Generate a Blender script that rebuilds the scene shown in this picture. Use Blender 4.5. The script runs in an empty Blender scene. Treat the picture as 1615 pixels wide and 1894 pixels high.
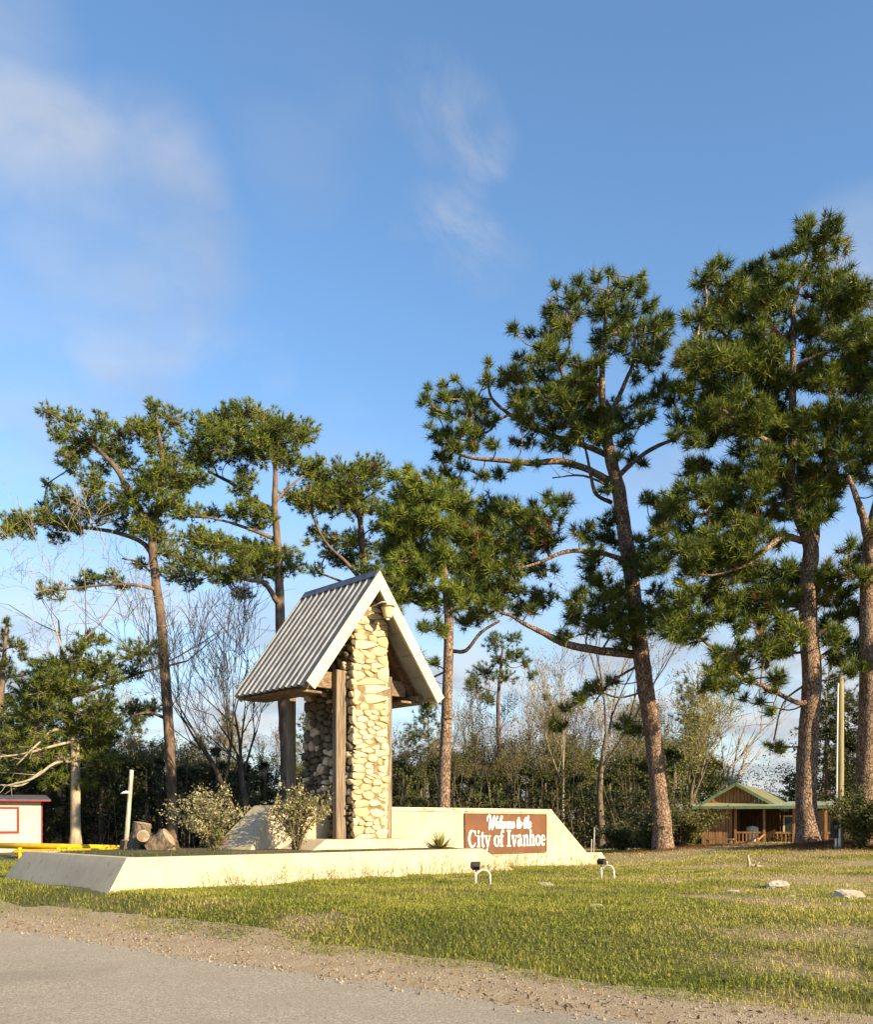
import bpy, math, random
import numpy as np
from mathutils import Vector

rng = np.random.default_rng(7)
random.seed(7)
SC = bpy.context.scene
COL = SC.collection

# ------------------------------------------------------------------ camera
FPX, CX, HY, EYE = 1750.0, 807.5, 1522.0, 1.70      # focal length and horizon in photo pixels, eye height
cam_d = bpy.data.cameras.new("camera")
cam = bpy.data.objects.new("camera", cam_d)
COL.objects.link(cam)
cam.location = (0, 0, EYE)
cam.rotation_euler = (math.pi / 2, 0, 0)
cam_d.sensor_fit = 'VERTICAL'
cam_d.sensor_height = 36.0
cam_d.lens = FPX / 1894.0 * 36.0
cam_d.shift_y = (HY - 947.0) / 1894.0
cam_d.clip_end = 3000
SC.camera = cam
SC.render.resolution_x, SC.render.resolution_y = 874, 1024

# ------------------------------------------------------------------ sun and sky
SUN_AZ = math.radians(130.0)       # clockwise from +Y
SUN_EL = math.radians(22)
sun_dir = Vector((math.sin(SUN_AZ) * math.cos(SUN_EL), math.cos(SUN_AZ) * math.cos(SUN_EL), math.sin(SUN_EL)))
sl = bpy.data.lights.new("sun", 'SUN')
sl.energy = 4.6
sl.angle = math.radians(0.5)
sl.color = (1.0, 0.79, 0.48)
sun = bpy.data.objects.new("sun", sl)
COL.objects.link(sun)
sun.rotation_euler = sun_dir.to_track_quat('Z', 'Y').to_euler()
SC.view_settings.view_transform = 'Standard'
SC.view_settings.look = 'None'
SC.view_settings.exposure = 1.38
SC.view_settings.gamma = 1.0
SC.cycles.max_bounces = 6
SC.cycles.transparent_max_bounces = 4

world = bpy.data.worlds.new("World")
SC.world = world
world.use_nodes = True
wt = world.node_tree
wt.nodes.clear()


def N(t, typ, **kw):
    n = t.nodes.new(typ)
    for k, v in kw.items():
        if k.startswith('i_'):
            key = k[2:]
            n.inputs[int(key) if key.isdigit() else key].default_value = v
        else:
            setattr(n, k, v)
    return n


def math_n(t, op, a, b=None, clamp=False):
    n = t.nodes.new('ShaderNodeMath')
    n.operation = op
    n.use_clamp = clamp
    for i, x in enumerate((a, b)):
        if x is None:
            continue
        if isinstance(x, (int, float)):
            n.inputs[i].default_value = x
        else:
            t.links.new(x, n.inputs[i])
    return n.outputs[0]


def ramp_n(t, src, lo, hi, a=0.0, b=1.0):
    n = t.nodes.new('ShaderNodeMapRange')
    n.interpolation_type = 'SMOOTHSTEP'
    t.links.new(src, n.inputs[0])
    n.inputs[1].default_value, n.inputs[2].default_value = lo, hi
    n.inputs[3].default_value, n.inputs[4].default_value = a, b
    return n.outputs[0]


def mix_n(t, fac, a, b, blend='MIX'):
    n = t.nodes.new('ShaderNodeMix')
    n.data_type = 'RGBA'
    n.blend_type = blend
    if isinstance(fac, (int, float)):
        n.inputs[0].default_value = fac
    else:
        t.links.new(fac, n.inputs[0])
    for sock, x in ((n.inputs[6], a), (n.inputs[7], b)):
        if isinstance(x, tuple):
            sock.default_value = (*x[:3], 1.0)
        else:
            t.links.new(x, sock)
    return n.outputs[2]


sky = N(wt, 'ShaderNodeTexSky', sky_type='NISHITA', sun_disc=False, sun_elevation=SUN_EL, sun_rotation=SUN_AZ,
        altitude=50, air_density=1.0, dust_density=0.4, ozone_density=2.2)
tc = N(wt, 'ShaderNodeTexCoord')
sep = N(wt, 'ShaderNodeSeparateXYZ')
wt.links.new(tc.outputs['Generated'], sep.inputs[0])
zc = math_n(wt, 'MAXIMUM', sep.outputs[2], 0.0)
den = math_n(wt, 'ADD', zc, 0.16)
com = N(wt, 'ShaderNodeCombineXYZ')
wt.links.new(math_n(wt, 'DIVIDE', sep.outputs[0], den), com.inputs[0])
wt.links.new(math_n(wt, 'DIVIDE', sep.outputs[1], den), com.inputs[1])
n1 = N(wt, 'ShaderNodeTexNoise', i_Scale=1.5, i_Detail=7.0, i_Roughness=0.52, i_Distortion=0.25)
wt.links.new(com.outputs[0], n1.inputs['Vector'])
n2 = N(wt, 'ShaderNodeTexNoise', i_Scale=4.6, i_Detail=8.0, i_Roughness=0.55, i_Distortion=0.4)
wt.links.new(com.outputs[0], n2.inputs['Vector'])


n4 = N(wt, 'ShaderNodeTexNoise', i_Scale=2.3, i_Detail=6.0, i_Roughness=0.45, i_Distortion=0.15)
wt.links.new(com.outputs[0], n4.inputs['Vector'])


nw = N(wt, 'ShaderNodeTexNoise', i_Scale=3.0, i_Detail=6.0, i_Roughness=0.5)
wt.links.new(com.outputs[0], nw.inputs['Vector'])
wv = N(wt, 'ShaderNodeVectorMath', operation='SUBTRACT')
wt.links.new(nw.outputs['Color'], wv.inputs[0])
wv.inputs[1].default_value = (.5, .5, .5)
warped = N(wt, 'ShaderNodeVectorMath', operation='MULTIPLY_ADD')
wt.links.new(wv.outputs[0], warped.inputs[0])
warped.inputs[1].default_value = (.11, .11, .11)
wt.links.new(tc.outputs['Generated'], warped.inputs[2])
wnorm = N(wt, 'ShaderNodeVectorMath', operation='NORMALIZE')
wt.links.new(warped.outputs[0], wnorm.inputs[0])


def cloud_at(px, py, rad, sharp=1.0):
    """softly bounded cloud bank round one direction of the sky"""
    d = Vector(((px - CX) / FPX, 1.0, (HY - py) / FPX)).normalized()
    dp = N(wt, 'ShaderNodeVectorMath', operation='DOT_PRODUCT')
    wt.links.new(wnorm.outputs[0], dp.inputs[0])
    dp.inputs[1].default_value = d
    return ramp_n(wt, dp.outputs['Value'], math.cos(rad), math.cos(rad * 0.1), 0.0, sharp)


bank = None
for (px, py, rad, s) in ((-30, 235, .08, .95), (50, 260, .075, .95), (120, 290, .075, 1.0), (200, 310, .07, 1.0), (280, 315, .065, 1.0), (330, 350, .05, .8), (10, 60, .07, .45),
                         (550, 230, .08, .3), (330, 540, .09, .75), (200, 470, .09, .6), (250, 680, .08, .9), (430, 690, .06, .7),
                         (30, 640, .12, .3), (40, 870, .12, .6), (1600, 490, .06, .6), (1260, 850, .14, .55), (600, 1000, .16, .45)):
    c = cloud_at(px, py, rad, s)
    bank = c if bank is None else math_n(wt, 'MAXIMUM', bank, c)
patchy = math_n(wt, 'MULTIPLY', bank, ramp_n(wt, math_n(wt, 'ADD', math_n(wt, 'MULTIPLY', n4.outputs['Fac'], .6), math_n(wt, 'MULTIPLY', n2.outputs['Fac'], .4)), 0.36, 0.66))
wisp = None
for (px, py, rad, s) in ((765, 190, .03, .45), (815, 205, .034, .6), (865, 230, .030, .8), (903, 262, .024, 1.0), (800, 390, .026, .5), (838, 420, .032, .9), (872, 452, .03, .9), (905, 490, .03, .4), (865, 350, .02, .35)):
    c = cloud_at(px, py, rad * 1.35, s)
    wisp = c if wisp is None else math_n(wt, 'MAXIMUM', wisp, c)
mpw = N(wt, 'ShaderNodeMapping', i_Scale=(1.0, 1.0, 1.0), i_Rotation=(0, 0, .7))
wt.links.new(com.outputs[0], mpw.inputs[0])
mps = N(wt, 'ShaderNodeMapping', i_Scale=(9.0, 3.5, 1.0))
wt.links.new(mpw.outputs[0], mps.inputs[0])
n5 = N(wt, 'ShaderNodeTexNoise', i_Scale=1.0, i_Detail=8.0, i_Roughness=0.6, i_Distortion=0.6)
wt.links.new(mps.outputs[0], n5.inputs['Vector'])
wisp = math_n(wt, 'MULTIPLY', wisp, ramp_n(wt, n5.outputs['Fac'], 0.36, 0.78))
patchy = math_n(wt, 'MAXIMUM', patchy, wisp)
low = ramp_n(wt, zc, 0.36, 0.10)                               # low cloud layer along the horizon, all the way round
lown = math_n(wt, 'MULTIPLY', low, ramp_n(wt, n1.outputs['Fac'], 0.28, 0.56))
haze = ramp_n(wt, zc, 0.42, 0.0, 0.0, 0.66)
cl = math_n(wt, 'MAXIMUM', math_n(wt, 'MULTIPLY', patchy, 0.62), math_n(wt, 'MULTIPLY', lown, 0.92))
cl = math_n(wt, 'MAXIMUM', cl, haze)
n3 = N(wt, 'ShaderNodeTexNoise', i_Scale=2.6, i_Detail=5.0, i_Roughness=0.5)
wt.links.new(com.outputs[0], n3.inputs['Vector'])
ccol = mix_n(wt, ramp_n(wt, n3.outputs['Fac'], 0.38, 0.62), (2.2, 2.25, 2.45), (3.1, 3.15, 3.25))
skyc = mix_n(wt, 1.0, sky.outputs[0], (0.86, 1.02, 1.10), 'MULTIPLY')
skym = mix_n(wt, cl, skyc, ccol)
bg = N(wt, 'ShaderNodeBackground', i_Strength=0.093)
wt.links.new(skym, bg.inputs['Color'])
wo = N(wt, 'ShaderNodeOutputWorld')
wt.links.new(bg.outputs[0], wo.inputs['Surface'])

# ------------------------------------------------------------------ helpers


def P(px, py, d):
    """point of the place seen at a photo pixel at distance d in front of the camera"""
    return np.array(((px - CX) / FPX * d, d, EYE + (HY - py) / FPX * d))


U = np.array((.737, .676, 0.0))
V = np.array((-.676, .737, 0.0))
O = np.array((-5.75, 17.55, 0.0))


def L(u, v, z):
    """monument plan: u along the planter front, v towards its back, z height"""
    return O + U * u + V * v + np.array((0, 0, z))


class MB:
    """mesh buffer: vertices, faces (tri / quad / ngon lists) and a colour per vertex"""

    def __init__(s):
        s.v, s.f, s.c, s.n = [], [], [], 0
        s.sm = []

    def add(s, v, faces, col=None, smooth=False):
        v = np.asarray(v, dtype=np.float64).reshape(-1, 3)
        for fa in faces if isinstance(faces, list) and len(faces) and isinstance(faces[0], np.ndarray) and faces[0].ndim == 2 else [np.asarray(faces)]:
            s.f.append(np.asarray(fa, dtype=np.int64) + s.n)
            s.sm.append(smooth)
        s.v.append(v)
        if col is None:
            col = np.ones((len(v), 3))
        col = np.asarray(col, dtype=np.float64)
        if col.ndim == 1:
            col = np.tile(col, (len(v), 1))
        s.c.append(col)
        s.n += len(v)

    def box(s, c, ax, ay, az, col=None):
        """box from centre and three half-axis vectors"""
        c, ax, ay, az = (np.asarray(x, float) for x in (c, ax, ay, az))
        v = [c + i * ax + j * ay + k * az for k in (-1, 1) for j in (-1, 1) for i in (-1, 1)]
        s.add(v, np.array([(0, 2, 3, 1), (4, 5, 7, 6), (0, 1, 5, 4), (2, 6, 7, 3), (0, 4, 6, 2), (1, 3, 7, 5)]), col)

    def hexa(s, p, col=None):
        """8 corner points: bottom ring of 4, top ring of 4"""
        s.add(p, np.array([(0, 3, 2, 1), (4, 5, 6, 7), (0, 1, 5, 4), (1, 2, 6, 5), (2, 3, 7, 6), (3, 0, 4, 7)]), col)

    def tube(s, pts, rad, sides=6, col=None, cap=True, wob=0.0):
        pts = np.asarray(pts, float)
        n = len(pts)
        rad = np.broadcast_to(np.asarray(rad, float), (n,))
        t = np.gradient(pts, axis=0)
        t /= np.linalg.norm(t, axis=1)[:, None] + 1e-9
        ref = np.array((0.31, 0.17, 0.93)) if abs(t[:, 2]).mean() < 0.8 else np.array((0.9, 0.41, 0.1))
        a = np.cross(t, ref)
        a /= np.linalg.norm(a, axis=1)[:, None] + 1e-9
        b = np.cross(t, a)
        th = np.arange(sides) * 2 * math.pi / sides
        rr = rad[:, None] * (1 + wob * rng.normal(size=(n, sides))) if wob else np.repeat(rad[:, None], sides, 1)
        v = pts[:, None, :] + rr[:, :, None] * (np.cos(th)[None, :, None] * a[:, None, :] + np.sin(th)[None, :, None] * b[:, None, :])
        i = np.arange(n - 1)[:, None] * sides
        j = np.arange(sides)[None, :]
        k = (j + 1) % sides
        q = np.stack([i + j, i + k, i + sides + k, i + sides + j], -1).reshape(-1, 4)
        fs = [q]
        v = v.reshape(-1, 3)
        if cap and sides > 3:
            fs += [np.arange(sides)[None, ::-1], (np.arange(sides) + (n - 1) * sides)[None, :]]
        s.add(v, fs, col, smooth=True)

    def lathe(s, c, prof, sides=16, axis=None, col=None):
        """prof: list of (radius, height) about an axis through c"""
        ax = np.array((0, 0, 1.0)) if axis is None else np.asarray(axis, float) / np.linalg.norm(axis)
        ref = np.array((1.0, 0, 0)) if abs(ax[0]) < .9 else np.array((0, 1.0, 0))
        a = np.cross(ax, ref)
        a /= np.linalg.norm(a)
        b = np.cross(ax, a)
        th = np.arange(sides) * 2 * math.pi / sides
        v = np.array([np.asarray(c) + ax * h + r * (math.cos(x) * a + math.sin(x) * b) for r, h in prof for x in th])
        n = len(prof)
        i = np.arange(n - 1)[:, None] * sides
        j = np.arange(sides)[None, :]
        k = (j + 1) % sides
        q = np.stack([i + j, i + k, i + sides + k, i + sides + j], -1).reshape(-1, 4)
        s.add(v, [q, np.arange(sides)[None, ::-1], (np.arange(sides) + (n - 1) * sides)[None, :]], col)

    def mesh(s, name, mat, org=(0, 0, 0)):
        me = bpy.data.meshes.new(name)
        v = np.concatenate(s.v) - np.asarray(org, float)
        me.vertices.add(len(v))
        me.vertices.foreach_set('co', v.ravel().astype(np.float32))
        tot = np.concatenate([np.full(len(f), f.shape[1]) for f in s.f])
        li = np.concatenate([f.ravel() for f in s.f])
        me.loops.add(len(li))
        me.loops.foreach_set('vertex_index', li.astype(np.int32))
        me.polygons.add(len(tot))
        st = np.concatenate([[0], np.cumsum(tot)[:-1]])
        me.polygons.foreach_set('loop_start', st.astype(np.int32))
        me.polygons.foreach_set('loop_total', tot.astype(np.int32))
        me.polygons.foreach_set('use_smooth', np.concatenate([np.full(len(f), b) for f, b in zip(s.f, s.sm)]))
        at = me.attributes.new('Col', 'FLOAT_COLOR', 'POINT')
        c = np.concatenate(s.c)
        at.data.foreach_set('color', np.concatenate([c, np.ones((len(c), 1))], 1).ravel().astype(np.float32))
        me.materials.append(mat)
        me.update()
        me.validate()
        return me

    def build(s, name, mat, parent=None, org=None):
        if org is None:
            org = wloc(parent) if parent is not None else (0, 0, 0)
        ob = bpy.data.objects.new(name, s.mesh(name, mat, org))
        COL.objects.link(ob)
        if parent is not None:
            ob.parent = parent
        else:
            ob.location = org
        return ob


def wloc(o):
    p = Vector((0, 0, 0))
    while o is not None:
        p = p + o.location
        o = o.parent
    return np.array(p)


def tag(o, label, cat, group=None, kind=None):
    if label:
        o['label'] = label
    if cat:
        o['category'] = cat
    if group:
        o['group'] = group
    if kind:
        o['kind'] = kind
    return o


def thing(name, label, cat, loc, group=None):
    o = bpy.data.objects.new(name, None)
    COL.objects.link(o)
    o.location = [float(x) for x in loc]
    o.empty_display_size = 0.2
    return tag(o, label, cat, group)


def dup(root, loc, rz=0.0, sc=1.0, label=None, group=None):
    r = root.copy()
    COL.objects.link(r)
    r.location = [float(x) for x in loc]
    r.rotation_euler = (0, 0, rz)
    r.scale = (sc, sc, sc)
    if label:
        r['label'] = label
    if group:
        r['group'] = group
    for ch in list(root.children):
        c = ch.copy()
        COL.objects.link(c)
        c.parent = r
        for g in list(ch.children):
            d = g.copy()
            COL.objects.link(d)
            d.parent = c
    return r


def smooth(a, b, x):
    t = np.clip((x - a) / (b - a), 0, 1)
    return t * t * (3 - 2 * t)


_H = np.random.default_rng(11).random((256, 256))


def vnoise(x, y, s=1.0):
    x, y = np.asarray(x) * s + 1000.0, np.asarray(y) * s + 1000.0
    xi, yi = np.floor(x).astype(int), np.floor(y).astype(int)
    fx, fy = x - xi, y - yi
    fx, fy = fx * fx * (3 - 2 * fx), fy * fy * (3 - 2 * fy)
    h = lambda a, b: _H[a % 256, b % 256]
    return (h(xi, yi) * (1 - fx) + h(xi + 1, yi) * fx) * (1 - fy) + (h(xi, yi + 1) * (1 - fx) + h(xi + 1, yi + 1) * fx) * fy


def fbm(x, y, s=1.0, o=4):
    return sum(vnoise(x, y, s * 2 ** k) * .5 ** k for k in range(o)) / sum(.5 ** k for k in range(o))


def road_s(x, y):
    """distance from the asphalt edge, positive on the grass side"""
    return (x - .07) * .633 + (y - 10.15) * .774


def ter(x, y):
    x, y = np.asarray(x, float), np.asarray(y, float)
    s = road_s(x, y)
    w = 1.9 + 3.4 * smooth(-3, 5, x)
    z = .44 * smooth(.15, 1, s / w) * np.where(s > 0, 1, 0)
    z = z + .50 * np.exp(-((x - 13) ** 2 / 34 + (y - 33) ** 2 / 60)) - .17 * np.exp(-((x - 4.5) ** 2 / 9 + (y - 30.5) ** 2 / 9))
    z = z + (.12 * (fbm(x, y, .55, 3) - .5) + .085 * (fbm(x + 5, y * 1.3, 1.7, 3) - .5)) * smooth(.3, 2.0, s)
    return np.where(s < .1, -.03, z)


def gz(x, y):
    return float(ter(x, y))


# ------------------------------------------------------------------ materials


def new_mat(name):
    m = bpy.data.materials.new(name)
    m.use_nodes = True
    t = m.node_tree
    b = t.nodes['Principled BSDF']
    b.inputs['Roughness'].default_value = .85
    b.inputs['Specular IOR Level'].default_value = .25
    return m, t, b


def tcoord(t, scale=(1, 1, 1), kind='Object'):
    c = t.nodes.new('ShaderNodeTexCoord')
    mp = t.nodes.new('ShaderNodeMapping')
    mp.inputs['Scale'].default_value = scale
    t.links.new(c.outputs[kind], mp.inputs[0])
    return mp.outputs[0]


def noise(t, vec, scale, detail=5, rough=.55, dist=0.0):
    n = N(t, 'ShaderNodeTexNoise', i_Scale=scale, i_Detail=detail, i_Roughness=rough, i_Distortion=dist)
    t.links.new(vec, n.inputs['Vector'])
    return n.outputs['Fac']


def bump(t, b, h, strength=.4, dist=.02):
    n = N(t, 'ShaderNodeBump', i_Strength=strength, i_Distance=dist)
    t.links.new(h, n.inputs['Height'])
    t.links.new(n.outputs[0], b.inputs['Normal'])


def simple(name, c1, c2, scale=6, stretch=(1, 1, 1), rough=.85, bs=.3, bd=.01, metal=0.0, detail=6, lo=.35, hi=.65):
    m, t, b = new_mat(name)
    v = tcoord(t, stretch)
    f = noise(t, v, scale, detail)
    t.links.new(mix_n(t, ramp_n(t, f, lo, hi), c1, c2), b.inputs['Base Color'])
    b.inputs['Roughness'].default_value = rough
    b.inputs['Metallic'].default_value = metal
    if bs:
        bump(t, b, f, bs, bd)
    return m


def vcol(name, rough=.8, trans=0.0, spec=.2, var=0.0):
    """colour from the per-vertex attribute; a share of translucency for leaves and needles"""
    m, t, b = new_mat(name)
    a = N(t, 'ShaderNodeAttribute', attribute_name='Col')
    c = a.outputs['Color']
    if var:
        f = noise(t, tcoord(t), 9, 3)
        c = mix_n(t, ramp_n(t, f, .3, .7), c, mix_n(t, 1.0, c, (1 - var, 1 - var, 1 - var), 'MULTIPLY'))
    t.links.new(c, b.inputs['Base Color'])
    b.inputs['Roughness'].default_value = rough
    b.inputs['Specular IOR Level'].default_value = spec
    if trans:
        tr = N(t, 'ShaderNodeBsdfTranslucent')
        t.links.new(c, tr.inputs[0])
        mx = N(t, 'ShaderNodeMixShader', i_0=trans)
        t.links.new(b.outputs[0], mx.inputs[1])
        t.links.new(tr.outputs[0], mx.inputs[2])
        t.links.new(mx.outputs[0], t.nodes['Material Output'].inputs[0])
    return m


M = {}
# painted masonry: cream-white, faint patches, vertical runs and grime with shapes of their own
m, t, b = new_mat('painted_masonry')
v = tcoord(t)
f1 = noise(t, v, 1.3, 6, .6)
f2 = noise(t, tcoord(t, (5, 5, .7)), 1.6, 5, .6)
f3 = noise(t, v, 30, 4)
f4 = noise(t, v, 3.3, 8, .7, .6)
c = mix_n(t, ramp_n(t, f1, .35, .7), (.51, .43, .30), (.43, .36, .245))
c = mix_n(t, ramp_n(t, f2, .54, .72, 0, .5), c, (.27, .22, .14))
c = mix_n(t, ramp_n(t, f4, .60, .68, 0, .6), c, (.24, .19, .12))
t.links.new(c, b.inputs['Base Color'])
bump(t, b, math_n(t, 'ADD', f3, math_n(t, 'MULTIPLY', f1, 2.0)), .35, .012)
M['masonry'] = m
M['rough_masonry'] = simple('flaking_masonry', (.53, .445, .305), (.26, .20, .12), 4.5, (1, 1, 1.3), .9, .7, .03, detail=9, lo=.5, hi=.68)
# field stone: tint per stone; side stones painted with shade and sun flecks
for nm, lo_c, hi_c, dk in (('stone', (.42, .325, .19), (.60, .50, .33), (.44, .25, .095)), ('shade_toned_stone', (.12, .097, .066), (.56, .46, .32), (.13, .085, .045))):
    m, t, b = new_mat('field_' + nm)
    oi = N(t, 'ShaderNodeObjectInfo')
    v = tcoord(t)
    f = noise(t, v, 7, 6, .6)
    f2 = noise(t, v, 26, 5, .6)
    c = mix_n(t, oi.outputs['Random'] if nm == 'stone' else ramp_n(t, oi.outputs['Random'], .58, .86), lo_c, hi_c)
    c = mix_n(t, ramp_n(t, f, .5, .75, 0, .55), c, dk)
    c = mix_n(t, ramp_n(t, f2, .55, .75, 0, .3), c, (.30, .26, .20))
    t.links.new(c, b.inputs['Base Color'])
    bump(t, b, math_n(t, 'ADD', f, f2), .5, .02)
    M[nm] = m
M['mortar'] = simple('mortar', (.25, .18, .105), (.15, .11, .065), 8, bs=.6, bd=.02)
M['dark_mortar'] = simple('shaded_mortar', (.085, .07, .055), (.05, .04, .03), 8, bs=.6, bd=.02)
# weathered timber
for nm, ca, cb, st in (('wood', (.25, .195, .14), (.085, .062, .045), (16, 16, .7)), ('wood_h', (.26, .18, .115), (.11, .075, .05), (3, 3, 14)),
                       ('plank', (.42, .23, .10), (.17, .09, .04), (16, 16, .9)), ('red_brown', (.19, .10, .055), (.09, .05, .03), (2, 2, 12))):
    M[nm] = simple('weathered_' + nm, ca, cb, 2.2, st, .9, .5, .01, detail=8)
M['galv'] = simple('galvanised_metal', (.37, .35, .315), (.27, .255, .23), 2.5, (1, 1, 1), .55, .05, .004, metal=.0)
M['ridge_metal'] = simple('ridge_metal', (.16, .17, .19), (.10, .11, .12), 3, rough=.5, bs=.05, metal=.5)
M['white_paint'] = simple('white_paint', (.58, .52, .39), (.50, .44, .32), 3.0, (1, 1, 1), .6, .12, .004, detail=7)
M['soffit_shade'] = simple('soffit_panel_shade_grey', (.30, .30, .27), (.24, .24, .215), 2.0, rough=.8, bs=.1)  # white panels greyed: the shade under the roof is in the colour
M['cream_lamp'] = simple('lamp_enamel', (.62, .52, .30), (.48, .38, .20), 9, rough=.55, bs=.1)
M['black'] = simple('black_plastic', (.02, .02, .022), (.035, .035, .037), 12, rough=.45, bs=.05)
M['lens'] = simple('lamp_glass', (.10, .10, .11), (.16, .16, .17), 5, rough=.12, bs=0)
M['sign_brown'] = simple('sign_brown', (.150, .066, .034), (.125, .053, .027), 3, rough=.6, bs=.1)
M['letter'] = simple('letter_white', (.74, .70, .62), (.68, .64, .56), 5, rough=.6, bs=.1)
M['yellow'] = simple('yellow_paint', (.72, .44, .015), (.60, .34, .012), 4, rough=.5, bs=.1)
M['shed_cream'] = simple('shed_cream', (.60, .53, .40), (.53, .46, .34), 2.2, rough=.75, bs=.15)
M['shutter'] = simple('shutter_cream', (.74, .66, .44), (.66, .58, .38), 4, (1, 1, 6), rough=.7, bs=.15)
M['red'] = simple('red_trim', (.30, .022, .030), (.24, .018, .026), 6, rough=.6, bs=.1)
M['dark_roof'] = simple('dark_roofing', (.10, .10, .115), (.07, .07, .08), 5, rough=.7, bs=.2)
M['green_roof'] = simple('green_metal_roof', (.37, .37, .24), (.31, .31, .19), 1.6, rough=.45, bs=.05, metal=.15)
M['green_trim'] = simple('green_trim', (.15, .22, .13), (.11, .17, .10), 4, rough=.6, bs=.05)
M['old_post'] = simple('old_post', (.46, .43, .36), (.27, .25, .20), 3, (9, 9, .8), .9, .3)
M['porch_shade'] = simple('shade_toned_porch_boards', (.085, .048, .024), (.045, .025, .013), 2.2, (16, 16, .9), .9, .5, .01)  # darker copy of the plank wood, porch shade put into its colour
M['pole_wood'] = simple('pole_wood', (.30, .25, .13), (.20, .17, .09), 3, (10, 10, .5), .9, .3)
M['pvc'] = simple('white_pipe', (.78, .76, .70), (.68, .66, .60), 6, rough=.45, bs=.05)
M['log_bark'] = simple('log_bark', (.21, .165, .12), (.085, .066, .05), 7, (3, 3, 1), .95, .8, .03)
M['log_end'] = simple('log_end_grain', (.36, .29, .20), (.20, .15, .10), 6, rough=.9, bs=.4)
M['rock'] = simple('pale_rock', (.50, .45, .37), (.26, .22, .17), 5, rough=.9, bs=.7, bd=.03, detail=8)
M['window'] = simple('window_glass', (.03, .035, .03), (.05, .06, .05), 2, rough=.08, bs=0)
M['curtain'] = simple('pale_drum', (.66, .64, .58), (.55, .53, .47), 3, rough=.7, bs=.1)
# pine bark: plates with dark furrows, some orange
m, t, b = new_mat('pine_bark')
v = tcoord(t, (1, 1, .38))
vo = N(t, 'ShaderNodeTexVoronoi', feature='DISTANCE_TO_EDGE', i_Scale=15.0)
nz = N(t, 'ShaderNodeTexNoise', i_Scale=5.0, i_Detail=4.0)
t.links.new(v, nz.inputs['Vector'])
vm = N(t, 'ShaderNodeVectorMath', operation='MULTIPLY_ADD')
t.links.new(nz.outputs['Color'], vm.inputs[0])
vm.inputs[1].default_value = (.22, .22, .22)
t.links.new(v, vm.inputs[2])
t.links.new(vm.outputs[0], vo.inputs['Vector'])
f = noise(t, v, 6, 6, .6)
plate = ramp_n(t, vo.outputs['Distance'], .0, .16)
c = mix_n(t, ramp_n(t, f, .35, .65), (.19, .125, .09), (.36, .255, .185))
c = mix_n(t, plate, (.085, .052, .036), c)
t.links.new(c, b.inputs['Base Color'])
b.inputs['Roughness'].default_value = .95
bump(t, b, math_n(t, 'ADD', plate, math_n(t, 'MULTIPLY', f, .6)), .8, .05)
M['bark'] = m
M['far_bark'] = simple('far_pine_bark', (.18, .125, .09), (.08, .055, .042), 5, (1, 1, .35), .95, .6, .04)
M['grey_bark'] = simple('grey_bark', (.18, .145, .10), (.085, .068, .05), 6, (1, 1, .4), .95, .4, .02)
M['pale_bark'] = simple('pale_bark', (.40, .34, .25), (.24, .20, .145), 4, (1, 1, .4), .9, .4, .02)
M['dark_bark'] = simple('dark_bark', (.075, .058, .045), (.035, .028, .022), 6, (1, 1, .4), .95, .4, .02)
M['needle'] = vcol('pine_needles', .5, .16, .2)
M['coping'] = simple('weathered_coping', (.54, .455, .315), (.23, .17, .095), 3.2, (1, 1, 3), .9, .3, .01, detail=10, lo=.56, hi=.66)
M['leaf'] = vcol('leaves', .6, .3, .25)
M['blade'] = vcol('grass_blades', .6, .35, .2)
M['ground'] = None
# asphalt
m, t, b = new_mat('asphalt')
v = tcoord(t)
g1 = noise(t, v, 44, 5, .8)
g2 = noise(t, v, 1.1, 6, .6)
g3 = noise(t, v, 15, 6, .8)
g4 = noise(t, v, 120, 2, .6)
c = mix_n(t, ramp_n(t, g1, .34, .66), (.13, .112, .085), (.56, .49, .385))
c = mix_n(t, ramp_n(t, g3, .35, .65, 0, .55), c, (.30, .27, .22))
c = mix_n(t, ramp_n(t, g2, .40, .68, 0, .55), c, (.30, .262, .20))
g5 = noise(t, v, .35, 5, .6)
c = mix_n(t, ramp_n(t, g5, .52, .66, 0, .35), c, (.17, .15, .12))
c = mix_n(t, ramp_n(t, g4, .60, .68, 0, .6), c, (.46, .42, .35))
t.links.new(c, b.inputs['Base Color'])
b.inputs['Roughness'].default_value = .9
bump(t, b, math_n(t, 'ADD', g1, math_n(t, 'MULTIPLY', g3, 1.5)), .9, .012)
M['asphalt'] = m
# gravelly dirt
m, t, b = new_mat('dirt')
v = tcoord(t)
g1 = noise(t, v, 55, 5, .7)
g2 = noise(t, v, 1.8, 6, .6)
g3 = noise(t, v, 12, 6, .75)
c = mix_n(t, ramp_n(t, g2, .35, .65), (.42, .335, .215), (.53, .435, .295))
c = mix_n(t, ramp_n(t, g1, .38, .60, 0, .75), c, (.23, .16, .10))
c = mix_n(t, ramp_n(t, g3, .55, .72, 0, .55), c, (.27, .20, .125))
t.links.new(c, b.inputs['Base Color'])
bump(t, b, math_n(t, 'ADD', g1, g3), .8, .03)
M['dirt'] = m
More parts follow.
